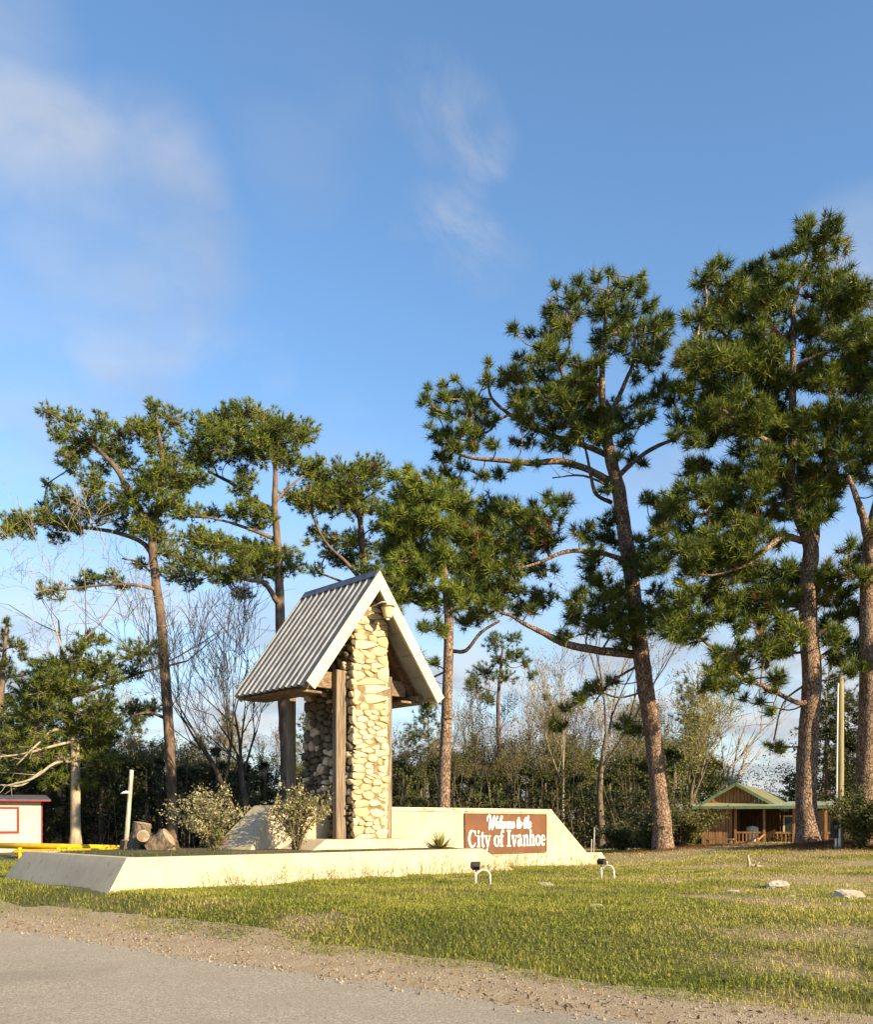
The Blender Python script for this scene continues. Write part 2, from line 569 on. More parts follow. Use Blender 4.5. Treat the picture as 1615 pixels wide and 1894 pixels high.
# soil under the grass: dirt, straw and needle litter
m, t, b = new_mat('grassy_soil')
v = tcoord(t)
a = N(t, 'ShaderNodeAttribute', attribute_name='Col')
g1 = noise(t, v, 24, 6, .7)
g2 = noise(t, v, 3.5, 6, .65)
c = mix_n(t, ramp_n(t, g1, .35, .65), a.outputs['Color'], mix_n(t, 1.0, a.outputs['Color'], (.5, .5, .5), 'MULTIPLY'))
c = mix_n(t, ramp_n(t, g2, .55, .75, 0, .5), c, (.10, .075, .04))
t.links.new(c, b.inputs['Base Color'])
bump(t, b, math_n(t, 'ADD', g1, g2), .8, .05)
M['ground'] = m
# ------------------------------------------------------------------ ground, shoulder, road


def axis(fine_lo, fine_hi, step, far):
    a = list(np.arange(fine_lo, fine_hi + 1e-6, step))
    g, x = step, fine_hi
    while x < far:
        g *= 1.35
        x += g
        a.append(x)
    g, x = step, fine_lo
    while x > -far:
        g *= 1.35
        x -= g
        a.insert(0, x)
    return np.array(a)


def straw_mask(x, y):
    """0 lush grass .. 1 dry straw and bare soil"""
    n = fbm(x + 40, y * 1.6 + 9, .42, 4)
    al, ac = x * .774 - y * .633, x * .633 + y * .774
    bare_ = smooth(.52, .68, fbm(al * .45 + 31, ac * 1.5 + 3, 1.0, 4)) * smooth(1.5, 4.5, x) * smooth(26, 19, y)
    k = .02 + .34 * smooth(0, 8, x) + .10 * smooth(24, 17, y) * smooth(2, 8, x) + .14 * smooth(24, 34, y)
    return np.clip(np.maximum(smooth(.58 - k * .62, .95 - k * .62, n), .95 * bare_), 0, 1)


def litter_mask(x, y):
    """brown needle litter under the pines"""
    m = np.zeros_like(x)
    for (cx, cy, r) in ((12.7, 31.8, 3.3), (9.2, 36.0, 3.5), (15.2, 31.0, 3.6)):
        m = np.maximum(m, smooth(r, r * .35, np.hypot(x - cx, (y - cy) * 1.3) + 2.0 * (fbm(x, y, .9, 3) - .5)))
    return np.maximum(m, smooth(40, 46, y + 6 * (fbm(x, y, .2, 3) - .5)))


xs, ys = axis(-22, 28, .28, 900), axis(2, 46, .28, 900)
X, Y = np.meshgrid(xs, ys)
Z = ter(X, Y)
nx, ny = len(xs), len(ys)
idx = np.arange(nx * ny).reshape(ny, nx)
q = np.stack([idx[:-1, :-1], idx[:-1, 1:], idx[1:, 1:], idx[1:, :-1]], -1).reshape(-1, 4)
sm_, lm_ = straw_mask(X, Y).ravel()[:, None], litter_mask(X, Y).ravel()[:, None]
gc = np.array((.125, .120, .042)) * (1 - sm_) + np.array((.45, .345, .20)) * sm_
gc = gc * (1 - lm_) + np.array((.21, .105, .045)) * lm_
mb = MB()
mb.add(np.stack([X, Y, Z], -1).reshape(-1, 3), q, gc, True)
tag(mb.build('ground', M['ground']), None, None, kind='structure')

RD, RN = np.array((.774, -.633)), np.array((.633, .774))


def strip(name, mat, ss, edge_noise, zf, t0=-70, t1=45, n=1100):
    tt = np.linspace(t0, t1, n)
    rows = []
    for i, s0 in enumerate(ss):
        s = np.full(n, s0)
        lo, hi = edge_noise
        if i == 0 and lo:
            s = s + lo * (fbm(tt, tt * 0, 1.3, 4) - .5) * 2
        if i == len(ss) - 1 and hi:
            s = s + hi * (fbm(tt, tt * 0 + 7, .9, 5) - .5) * 2
        xy = np.array((.07, 10.15)) + tt[:, None] * RD + s[:, None] * RN
        rows.append(np.concatenate([xy, zf(xy[:, 0], xy[:, 1], s)[:, None]], 1))
    v = np.concatenate(rows)
    id2 = np.arange(len(v)).reshape(len(ss), n)
    q = np.stack([id2[:-1, :-1], id2[:-1, 1:], id2[1:, 1:], id2[1:, :-1]], -1).reshape(-1, 4)
    b = MB()
    b.add(v, q, None, True)
    return tag(b.build(name, mat), None, None, kind='structure')


def shoulder_z(x, y, s):
    return np.where(s < .12, -.002 + .016 * smooth(-.9, .12, s) + .02 * (fbm(x, y, 3.0, 3) - .5) * smooth(-.55, -.1, s), ter(x, y) + .018)


strip('gravel_shoulder', M['dirt'], list(np.linspace(-1.0, .95, 20)), (0, .26), shoulder_z)
strip('road', M['asphalt'], [-11, -9, -7, -5, -3, -2, -1.5, -1.1, -.8, -.6], (0, .13), lambda x, y, s: .013 - .004 * smooth(-.9, -.6, s))
strip('far_verge', M['dirt'], list(np.linspace(-16, -10.8, 6)), (.3, 0), lambda x, y, s: np.full_like(x, .004) - .03 * smooth(-11.2, -10.8, s))

# ------------------------------------------------------------------ planter, sign wall
pl = tag(MB(), None, None) if False else None


def solid(name, mat, pts8, parent=None, org=None, bev=0.0):
    b = MB()
    b.hexa(pts8)
    o = b.build(name, mat, parent, org)
    if bev:
        md = o.modifiers.new('bevel', 'BEVEL')
        md.width, md.segments, md.limit_method = bev, 2, 'NONE'
    return o


def subdiv_face(mb, p00, p10, p11, p01, nu, nv, disp=0.0):
    """a quad panel cut into a grid with small relief"""
    p00, p10, p11, p01 = (np.asarray(p, float) for p in (p00, p10, p11, p01))
    a = np.linspace(0, 1, nu + 1)[None, :, None]
    c = np.linspace(0, 1, nv + 1)[:, None, None]
    g = (p00 * (1 - a) + p10 * a) * (1 - c) + (p01 * (1 - a) + p11 * a) * c
    nrm = np.cross(p10 - p00, p01 - p00)
    nrm /= np.linalg.norm(nrm)
    k = (fbm(g[..., 0] * 1 + g[..., 1], g[..., 2] * 1.3 + 5, 1.1, 4) - .5) * 2 * disp
    k[0, :] = k[-1, :] = 0
    k[:, 0] = k[:, -1] = 0
    g = g + nrm * k[..., None]
    i = np.arange((nu + 1) * (nv + 1)).reshape(nv + 1, nu + 1)
    mb.add(g.reshape(-1, 3), np.stack([i[:-1, :-1], i[:-1, 1:], i[1:, 1:], i[1:, :-1]], -1).reshape(-1, 4), None, True)


ROOT_PL = L(4.5, 2.5, gz(*L(4.5, 2.5, 0)[:2]))
planter = thing('planter', 'long low cream masonry planter with sloping ends round the stone monument', 'planter', L(4.5, 0, .4))
# battered ring of four walls with a rim, soil inside
zb, zt = .05, 1.05
out_b = [(-.60, -.10), (11.3, -.10), (11.3, 5.75), (-.60, 5.75)]
out_t = [(0, 0), (9.38, 0), (9.38, 5.36), (0, 5.36)]
in_t = [(.28, .28), (9.1, .28), (9.1, 5.08), (.28, 5.08)]
names = ('front_wall', 'sloping_end', 'back_wall', 'sloping_end')
for i, nm in enumerate(names):
    j = (i + 1) % 4
    b = MB()
    A, B, C, D = L(*out_b[i], zb), L(*out_b[j], zb), L(*out_t[j], zt), L(*out_t[i], zt)
    nn = 40 if i in (0, 2) else 22
    subdiv_face(b, A, B, C, D, nn, 8, .028)
    E, F = L(*in_t[j], zt), L(*in_t[i], zt)
    subdiv_face(b, D, C, E, F, nn, 2, .006)
    G, H = L(*in_t[j], .5), L(*in_t[i], .5)
    b.add([F, E, G, H], np.array([(0, 1, 2, 3)]))
    b.build(nm, M['masonry'], planter)
# soil bed
uu, vv = np.meshgrid(np.linspace(.28, 9.1, 60), np.linspace(.28, 5.08, 36))
so = O[None, None, :] + uu[..., None] * U + vv[..., None] * V
hh = 1.02 + .05 * smooth(0, .8, np.minimum(uu - .28, vv - .28)) + .06 * (fbm(uu, vv, 1.3, 4) - .5)
so[..., 2] = hh
i = np.arange(60 * 36).reshape(36, 60)
b = MB()
mix = smooth(.4, .62, fbm(uu + 9, vv, .8, 4)).ravel()[:, None]
b.add(so.reshape(-1, 3), np.stack([i[:-1, :-1], i[:-1, 1:], i[1:, 1:], i[1:, :-1]], -1).reshape(-1, 4),
      np.array((.20, .14, .085)) * (1 - mix) + np.array((.10, .10, .04)) * mix, True)
tag(b.build('soil_bed', M['ground'], planter), None, None, kind='stuff')


def soil_z(u, v):
    return 1.05


# sign wall
VW = 2.50
wall = thing('sign_wall', 'cream masonry wall with sloped ends carrying the brown welcome board', 'wall', L(10.5, VW + .3, .4))
zt2 = 2.115
b = MB()
fl_b, fl_t, fr_t, fr_b = L(4.10, VW - .02, .98), L(4.73, VW, zt2), L(14.95, VW, zt2), L(16.70, VW - .02, .735)
bl_b, bl_t, br_t, br_b = L(3.75, VW + 1.25, .98), L(4.60, VW + .55, zt2), L(14.95, VW + .55, zt2), L(16.70, VW + 1.25, .735)
ml, mr = L(4.73, VW - .02, .98), L(14.95, VW - .02, .735)
ml = L(4.73, VW - .02, .76)
mr = L(14.95, VW - .02, .735)
subdiv_face(b, ml, mr, fr_t, fl_t, 60, 6, .006)
b.add([fl_b, ml, fl_t], np.array([(0, 1, 2)]))
b.add([mr, fr_b, fr_t], np.array([(0, 1, 2)]))
subdiv_face(b, bl_b, fl_b, fl_t, bl_t, 6, 8, .008)
subdiv_face(b, fr_b, br_b, br_t, fr_t, 6, 8, .008)
b.add([fl_t, fr_t, br_t, bl_t], np.array([(0, 1, 2, 3)]))
b.add([br_b, bl_b, bl_t, br_t], np.array([(0, 1, 2, 3)]))
b.build('wall_body', M['masonry'], wall)
# coping band along the top and a sill band at the foot of the panel field
b = MB()
b.hexa([L(4.78, VW - .035, 2.02), L(14.97, VW - .035, 2.02), L(14.97, VW + .58, 2.02), L(4.66, VW + .58, 2.02),
        L(4.74, VW - .035, 2.122), L(14.93, VW - .035, 2.122), L(14.93, VW + .58, 2.122), L(4.62, VW + .58, 2.122)])
b.build('coping', M['coping'], wall)
# footing outside the planter: flaking painted rubble
b = MB()
f0, f1 = 9.6, 17.2
zg0, zg1 = .05, .05
A, B, C, D = L(f0, VW - .42, zg0), L(f1 + .5, VW - .42, zg1), L(f1, VW - .22, .735), L(f0, VW - .22, .735)
subdiv_face(b, A, B, C, D, 70, 8, .05)
subdiv_face(b, D, C, L(f1, VW + 1.5, .735), L(f0, VW + 1.5, .735), 40, 4, .004)
subdiv_face(b, B, L(f1 + .5, VW + 1.7, zg1), L(f1, VW + 1.5, .735), C, 12, 6, .04)
b.add([A, D, L(f0, VW + 1.5, .735), L(f0, VW + 1.5, .05)], np.array([(0, 1, 2, 3)]))
b.add([L(f0, VW + 1.5, .05), L(f1 + .5, VW + 1.7, .05), L(f1, VW + 1.5, .735), L(f0, VW + 1.5, .735)], np.array([(0, 1, 2, 3)]))
b.build('footing', M['rough_masonry'], wall)

# ------------------------------------------------------------------ stone monument
mon = thing('stone_monument', 'tall field stone monument under a steep corrugated metal gable roof', 'monument', L(6.99, 2.5, 1.05))
solid('plinth', M['masonry'], [L(4.70, 1.0, .95), L(9.0, 1.0, .95), L(9.0, 4.9, .95), L(4.70, 4.9, .95),
                               L(5.45, 1.28, 1.306), L(8.45, 1.28, 1.306), L(8.45, 4.3, 1.306), L(5.45, 4.3, 1.306)], mon, bev=.02)
RU, RZ, RS = 6.90, 7.80, 1.354          # ridge: u, height, slope
C0, C1, CV0, CV1 = 6.46, 7.52, 1.50, 3.64
ZP = 1.306


def under(u, drop=.24):
    return RZ - drop - abs(u - RU) * RS


# core of mortar, a little behind the stone faces
e = .07
b = MB()
cu0, cu1, cv0, cv1 = C0 + e, C1 - e, CV0 + .025, CV1 - e
ring = [(cu0, ZP - .01), (cu1, ZP - .01), (cu1, under(cu1)), (RU, under(RU)), (cu0, under(cu0))]
v = [L(u, cv0, z) for u, z in ring] + [L(u, cv1, z) for u, z in ring]
b.add(v, [np.array([(0, 1, 2, 3, 4)]), np.array([(9, 8, 7, 6, 5)]), np.array([(i, i + 5, (i + 1) % 5 + 5, (i + 1) % 5) for i in range(5)])])
b.build('mortar_core', M['mortar'], mon)


def clip_poly(poly, n, c):
    """keep the part of poly where n.p <= c"""
    out = []
    for i in range(len(poly)):
        p, q = poly[i], poly[(i + 1) % len(poly)]
        dp, dq = n @ p - c, n @ q - c
        if dp <= 0:
            out.append(p)
        if dp * dq < 0:
            out.append(p + (q - p) * dp / (dp - dq))
    return out


def rubble(outline, n, asp, seed, relax=3):
    """irregular stone outlines packed into a convex outline (asp > 1: stones wider than tall)"""
    r = np.random.default_rng(seed)
    S = np.array((1.0, asp))
    out = [np.array(p) * S for p in outline]
    lo, hi = np.min(out, 0), np.max(out, 0)
    pts = []
    inside = lambda p: all(np.cross(out[(k + 1) % len(out)] - out[k], p - out[k]) >= 0 for k in range(len(out)))
    while len(pts) < n:
        p = lo + r.random(2) * (hi - lo)
        if inside(p):
            pts.append(p)
    pts = np.array(pts)
    cells = []
    for it in range(relax):
        cells = []
        for i in range(n):
            d = np.linalg.norm(pts - pts[i], axis=1)
            poly = list(out)
            for j in np.argsort(d)[1:16]:
                nn = pts[j] - pts[i]
                poly = clip_poly(poly, nn, nn @ (pts[i] + pts[j]) / 2)
                if len(poly) < 3:
                    break
            cells.append(poly)
        if it < relax - 1:
            for i, c in enumerate(cells):
                if len(c) >= 3:
                    cc = np.mean(c, 0)
                    pts[i] = pts[i] * .45 + cc * .55 + r.normal(size=2) * .012
    return [np.array(c) / S for c in cells if len(c) >= 3]


def stone_mesh(cell, to3, nrm, depth, joint, seed, mbuf):
    r = np.random.default_rng(seed)
    c = cell.mean(0)
    # even out to a rounded outline of 9 points
    ang = np.sort((np.arange(9) + r.uniform(-.25, .25, 9)) * 2 * math.pi / 9)
    pts = []
    for a in ang:
        dv = np.array((math.cos(a), math.sin(a)))
        best = 9.0
        for i in range(len(cell)):
            p, q = cell[i], cell[(i + 1) % len(cell)]
            e_ = q - p
            den_ = dv[0] * e_[1] - dv[1] * e_[0]
            if abs(den_) < 1e-9:
                continue
            w = p - c
            tt = (w[0] * e_[1] - w[1] * e_[0]) / den_
            ss = (w[0] * dv[1] - w[1] * dv[0]) / den_
            if tt > 0 and -1e-6 <= ss <= 1 + 1e-6:
                best = min(best, tt)
        best = min(best, 2.0)
        pts.append(dv * max(best - joint, best * .62) * r.uniform(.98, 1.06))
    pts = np.array(pts)
    dep = depth * r.uniform(.40, 1.25)
    tilt = r.normal(size=2) * .10
    rings = []
    for k, (sc_, h) in enumerate(((.97, -.25), (1.0, .45), (.93, .82), (.62, 1.0))):
        hh_ = h * dep + (pts @ tilt) * (k > 1) + r.normal(size=9) * .006 * (k > 0)
        rings.append([to3(*(c + pts[i] * sc_), hh_[i]) for i in range(9)])
    v = np.array(rings).reshape(-1, 3)
    i = np.arange(3)[:, None] * 9
    j = np.arange(9)[None, :]
    k = (j + 1) % 9
    q = np.stack([i + j, i + k, i + 9 + k, i + 9 + j], -1).reshape(-1, 4)
    mbuf.add(v, [q, (np.arange(9) + 27)[None, :]], None, True)


front_out = [(C0 - .02, ZP), (C1 + .02, ZP), (C1 + .02, under(C1, .30)), (RU, under(RU, .30)), (C0 - .02, under(C0, .30))]
for k, cell in enumerate(rubble(front_out, 116, 2.5, 5, 2)):
    b = MB()
    stone_mesh(cell, lambda a, z, h: L(a, CV0 + .05 - h, z), None, .072, .006, 1000 + k, b)
    b.build('stone', M['stone'], mon)
# shaded side: flip the axis so the outline runs counter-clockwise seen from outside
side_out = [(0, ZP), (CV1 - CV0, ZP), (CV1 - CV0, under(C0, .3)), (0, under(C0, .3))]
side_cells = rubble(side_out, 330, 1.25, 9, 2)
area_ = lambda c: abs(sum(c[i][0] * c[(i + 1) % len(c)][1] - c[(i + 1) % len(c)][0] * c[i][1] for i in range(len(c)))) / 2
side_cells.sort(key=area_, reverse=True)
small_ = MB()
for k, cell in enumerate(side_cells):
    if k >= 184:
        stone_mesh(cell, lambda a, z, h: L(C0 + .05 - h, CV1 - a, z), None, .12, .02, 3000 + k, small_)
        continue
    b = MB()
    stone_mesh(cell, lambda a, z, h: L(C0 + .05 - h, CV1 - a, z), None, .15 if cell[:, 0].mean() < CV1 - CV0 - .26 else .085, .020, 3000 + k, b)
    b.build('stone', M['stone' if cell[:, 0].mean() > CV1 - CV0 - .26 else 'shade_toned_stone'], mon)
tag(small_.build('small_stones', M['shade_toned_stone'], mon), None, None, kind='stuff')
b = MB()
for k, cell in enumerate(rubble([(0, ZP), (CV1 - CV0, ZP), (CV1 - CV0, under(C1, .3)), (0, under(C1, .3))], 90, 1.3, 15, 2)):
    stone_mesh(cell, lambda a, z, h: L(C1 - .05 + h, CV0 + a, z), None, .09, .02, 5000 + k, b)
for k, cell in enumerate(rubble([(0, ZP), (C1 - C0, ZP), (C1 - C0, under(C0, .3)), (0, under(C0, .3))], 50, 1.4, 17, 2)):
    stone_mesh(cell, lambda a, z, h: L(C1 - a, CV1 - .05 + h, z), None, .09, .02, 6000 + k, b)
tag(b.build('rear_stonework', M['stone'], mon), None, None, kind='stuff')

# posts and beams


def beam(name, p0, p1, wu, wz, mat, parent=None, up=(0, 0, 1), bev=.008):
    """squared timber from p0 to p1; wu across, wz along 'up'"""
    p0, p1 = np.asarray(p0, float), np.asarray(p1, float)
    d = p1 - p0
    ln = np.linalg.norm(d)
    d /= ln
    upv = np.asarray(up, float)
    s = np.cross(d, upv)
    s /= np.linalg.norm(s)
    w = np.cross(s, d)
    b = MB()
    b.box((p0 + p1) / 2, d * ln / 2, s * wu / 2, w * wz / 2)
    o = b.build(name, mat, parent)
    if bev:
        md = o.modifiers.new('bevel', 'BEVEL')
        md.width, md.segments = bev, 1
    return o


for (u0, v0, zt_) in ((6.265, 1.85, 5.43), (7.735, 1.85, 5.43), (6.0, 3.55, 5.30), (7.9, 3.55, 5.30)):
    beam('post', L(u0, v0, ZP), L(u0, v0, zt_), .29 if v0 < 2 else .19, .17, M['wood'], mon, up=V)
beam('tie_beam', L(5.32, 2.01, 5.18), L(8.48, 2.01, 5.18), .14, .40, M['wood_h'], mon)
beam('tie_beam', L(5.32, 3.72, 5.18), L(8.48, 3.72, 5.18), .14, .40, M['wood_h'], mon)
for uu_ in (5.10, 8.70):
    beam('eave_beam', L(uu_, 1.62, 4.93), L(uu_, 4.15, 4.93), .20, .15, M['wood_h'], mon)
# eave soffits
for (ua, ub, sgn) in ((4.92, 5.65, 1), (8.15, 8.88, 1)):
    b = MB()
    b.hexa([L(ua, 1.72, 4.80), L(ub, 1.72, 4.80), L(ub, 4.18, 4.80), L(ua, 4.18, 4.80), L(ua, 1.72, 4.85), L(ub, 1.72, 4.85), L(ub, 4.18, 4.85), L(ua, 4.18, 4.85)])
    b.build('eave_soffit', M['wood_h'], mon)

# roof
H_ = math.hypot(1, RS)
SLEN = 3.60
roof = thing('roof', None, None, (0, 0, 0))
roof.parent = mon
V0R, V1R = 1.07, 4.23
for sg in (-1, 1):
    dn = U * sg / H_ + np.array((0, 0, -RS / H_))            # down the slope
    nr = U * sg * RS / H_ + np.array((0, 0, 1 / H_))         # outward normal
    apex = lambda v, off: L(RU, v, RZ) + nr * off
    # boarded deck
    b = MB()
    pts = [apex(v, o_) + dn * s_ for o_ in (-.10, -.05) for (v, s_) in ((V0R + .06, .04), (V1R - .04, .04), (V1R - .04, SLEN - .10), (V0R + .06, SLEN - .10))]
    b.hexa(pts)
    b.build('roof_deck', M['wood_h'], roof)
    # corrugated sheets: four per slope, each overlapping the next by one rib
    pitch = .262
    ns = 4
    span = (V1R + .02 - (V0R + .07)) / ns
    for k in range(ns):
        va = V0R + .07 + span * k
        vb = va + span + (.05 if k < ns - 1 else 0)
        m_ = int((vb - va) / pitch * 12) + 1
        vs = np.linspace(va, vb, m_)
        ph = ((vs - V0R) / pitch) % 1.0
        # trapezoid rib: flat pan, raised rib
        hgt = np.where(ph < .52, .058 * np.sin(np.clip(ph / .52, 0, 1) * math.pi) ** 1.0, 0) + .003 * k
        ss_ = np.linspace(.02, SLEN + .03 + .01 * random.uniform(-1, 1), 4)
        top = np.array([[L(RU, v, RZ) + nr * (h - .035) + dn * s for v, h in zip(vs, hgt)] for s in ss_])
        bot = top - nr * .006
        i = np.arange(4 * m_).reshape(4, m_)
        q = np.stack([i[:-1, :-1], i[:-1, 1:], i[1:, 1:], i[1:, :-1]], -1).reshape(-1, 4)
        b = MB()
        b.add(np.concatenate([top.reshape(-1, 3), bot.reshape(-1, 3)]), [q, q[:, ::-1] + 4 * m_,
              np.array([(3 * m_ + x, 3 * m_ + x + 1, 7 * m_ + x + 1, 7 * m_ + x) for x in range(m_ - 1)])])
        b.build('metal_sheet', M['galv'], roof)
    # white rake board on the front gable (and one at the back)
    for (va, vb) in ((V0R - .02, V0R + .04), (V1R + .03, V1R + .08)):
        wdt = .275
        a0, a1 = L(RU, 0, RZ) + nr * .0, None
        o_ap, o_ft = L(RU, va, RZ + .03), L(RU, va, RZ + .03) + dn * SLEN
        i_ft = o_ft - nr * wdt
        i_ap = L(RU, va, RZ + .03 - wdt * H_)
        dv = V * (vb - va)
        b = MB()
        b.hexa([o_ap, o_ft, o_ft + dv, o_ap + dv, i_ap, i_ft, i_ft + dv, i_ap + dv])
        b.build('rake_board', M['white_paint'], roof)
    # inner rafters just behind the soffit panels
    for vr in (V0R + .90, 3.95):
        p0, p1 = L(RU, vr, RZ) + dn * .12 - nr * .20, L(RU, vr, RZ) + dn * (SLEN - .22) - nr * .20
        beam('rafter', p0, p1, .13, .17, M['red_brown'], roof, up=nr)
    # white soffit panels, shade put into their colour, between rake board and rafter
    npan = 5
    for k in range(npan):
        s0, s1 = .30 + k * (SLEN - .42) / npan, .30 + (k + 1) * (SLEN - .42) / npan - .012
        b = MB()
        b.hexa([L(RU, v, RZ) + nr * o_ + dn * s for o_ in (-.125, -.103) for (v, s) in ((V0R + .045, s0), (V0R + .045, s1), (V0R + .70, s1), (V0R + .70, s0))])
        b.build('soffit_panel', M['soffit_shade'], roof)
# ridge cap
b = MB()
n_l, n_r = [U * sg * RS / H_ + np.array((0, 0, 1 / H_)) for sg in (-1, 1)]
d_l, d_r = [U * sg / H_ + np.array((0, 0, -RS / H_)) for sg in (-1, 1)]
prof = [L(RU, 0, RZ) + n_l * .03 + d_l * .16, L(RU, 0, RZ) + n_l * .035 + d_l * .015, L(RU, 0, RZ + .075), L(RU, 0, RZ) + n_r * .035 + d_r * .015, L(RU, 0, RZ) + n_r * .03 + d_r * .16]
top = [p + V * (V0R + .045) for p in prof] + [p + V * (V1R + .02) for p in prof]
low_ = [p - np.array((0, 0, .012)) for p in top]
b.add(top + low_, np.array([(i, i + 1, i + 6, i + 5) for i in range(4)] + [(i + 10, i + 15, i + 16, i + 11) for i in range(4)] + [(i, i + 10, i + 11, i + 1) for i in range(4)]))
b.build('ridge_cap', M['ridge_metal'], roof)

# bucket-shaped lamp under the gable
lc = L(7.13, 1.04, 6.88)
lamp = thing('gable_lamp', 'cream bucket shaped lamp hung under the peak of the stone monument roof', 'lamp', lc)
b = MB()
ax = np.array((-.05, .05, 1.0))
b.lathe(lc, [(.085, -.17), (.095, -.16), (.145, .08), (.165, .09), (.165, .11), (.05, .14), (.04, .17)], 20, ax)
b.build('lamp_shade', M['cream_lamp'], lamp)
b = MB()
b.lathe(lc + np.array((0, 0, -.20)), [(.042, -.02), (.05, 0), (.046, .05)], 14, ax)
b.build('bulb', M['pvc'], lamp)
b = MB()
b.tube([lc + np.array((0, 0, .16)), lc + np.array((0, 0, .22)), lc + V * .1 - U * .10 + np.array((0, 0, .22)), lc + V * .5 - U * .14 + np.array((0, 0, .16))], .016, 8)
b.build('bracket', M['pvc'], lamp)
b = MB()
b.lathe(lc + np.array((0, 0, .095)), [(.168, -.01), (.172, 0), (.168, .02)], 20, ax)
b.build('rim_band', M['red_brown'], lamp)

# ------------------------------------------------------------------ welcome board with lettering
sg_ = thing('welcome_sign', 'brown welcome board with raised white letters on the cream wall', 'sign', L(12.9, VW - .05, 1.39))
SU0, SU1, SZ0, SZ1 = 11.15, 14.66, .80, 1.965
solid('board', M['sign_brown'], [L(SU0, VW - .055, SZ0), L(SU1, VW - .055, SZ0), L(SU1, VW - .005, SZ0), L(SU0, VW - .005, SZ0),
                                 L(SU0, VW - .055, SZ1), L(SU1, VW - .055, SZ1), L(SU1, VW - .005, SZ1), L(SU0, VW - .005, SZ1)], sg_)
for (ua, ub, za, zb_) in ((SU0, SU1, SZ1 - .02, SZ1 + .012), (SU0, SU1, SZ0 - .012, SZ0 + .02), (SU0 - .012, SU0 + .02, SZ0 + .02, SZ1 - .02), (SU1 - .02, SU1 + .012, SZ0 + .02, SZ1 - .02)):
    solid('edge_strip', M['red_brown'], [L(ua, VW - .068, za), L(ub, VW - .068, za), L(ub, VW - .003, za), L(ua, VW - .003, za),
                                        L(ua, VW - .068, zb_), L(ub, VW - .068, zb_), L(ub, VW - .003, zb_), L(ua, VW - .003, zb_)], sg_)


def catmull(p, n=5):
    p = np.asarray(p, float)
    if len(p) < 3:
        return p
    q = np.vstack([2 * p[0] - p[1], p, 2 * p[-1] - p[-2]])
    out = []
    for i in range(len(p) - 1):
        a, b_, c_, d_ = q[i:i + 4]
        for t_ in np.arange(n) / n:
            out.append(.5 * ((2 * b_) + (c_ - a) * t_ + (2 * a - 5 * b_ + 4 * c_ - d_) * t_ ** 2 + (3 * b_ - a - 3 * c_ + d_) * t_ ** 3))
    out.append(p[-1])
    return np.array(out)


_lift = [0]


def ribbon(mbuf, pts, w, place, th=.022, round_=False):
    """flat pen stroke of given width, raised from the board"""
    pts = np.asarray(pts, float)
    w = np.broadcast_to(np.asarray(w, float), (len(pts),))
    t_ = np.gradient(pts, axis=0)
    t_ /= np.linalg.norm(t_, axis=1)[:, None] + 1e-9
    n_ = np.stack([-t_[:, 1], t_[:, 0]], 1)
    if round_:
        pts = np.vstack([pts[0] - t_[0] * w[0] * .4, pts, pts[-1] + t_[-1] * w[-1] * .4])
        n_ = np.vstack([n_[0], n_, n_[-1]])
        w = np.concatenate([[w[0] * .45], w, [w[-1] * .45]])
    _lift[0] = (_lift[0] + 1) % 9
    h = th + _lift[0] * .0005
    a, c_ = pts + n_ * w[:, None] / 2, pts - n_ * w[:, None] / 2
    n = len(pts)
    v = np.array([place(*p, h) for p in a] + [place(*p, h) for p in c_] + [place(*p, 0) for p in a] + [place(*p, 0) for p in c_])
    f = []
    for i in range(n - 1):
        f += [(i, i + n, i + n + 1, i + 1), (i, i + 1, i + 1 + 2 * n, i + 2 * n), (i + n, i + 3 * n, i + 1 + 3 * n, i + n + 1)]
    f += [(0, 2 * n, 3 * n, n), (n - 1, 2 * n - 1, 4 * n - 1, 3 * n - 1)]
    mbuf.add(v, np.array(f))


def arc(cx, cy, rx, ry, a0, a1, n=20):
    a = np.radians(np.linspace(a0, a1, n))
    return np.stack([cx + rx * np.cos(a), cy + ry * np.sin(a)], 1), a


def oval(cx, cy, rx, ry, thick, thin, a0=0, a1=360):
    p, a = arc(cx, cy, rx, ry, a0, a1, 24)
    return p, thin + (thick - thin) * np.abs(np.cos(a)) ** 1.3


def S(*p):
    return np.array(p, float)


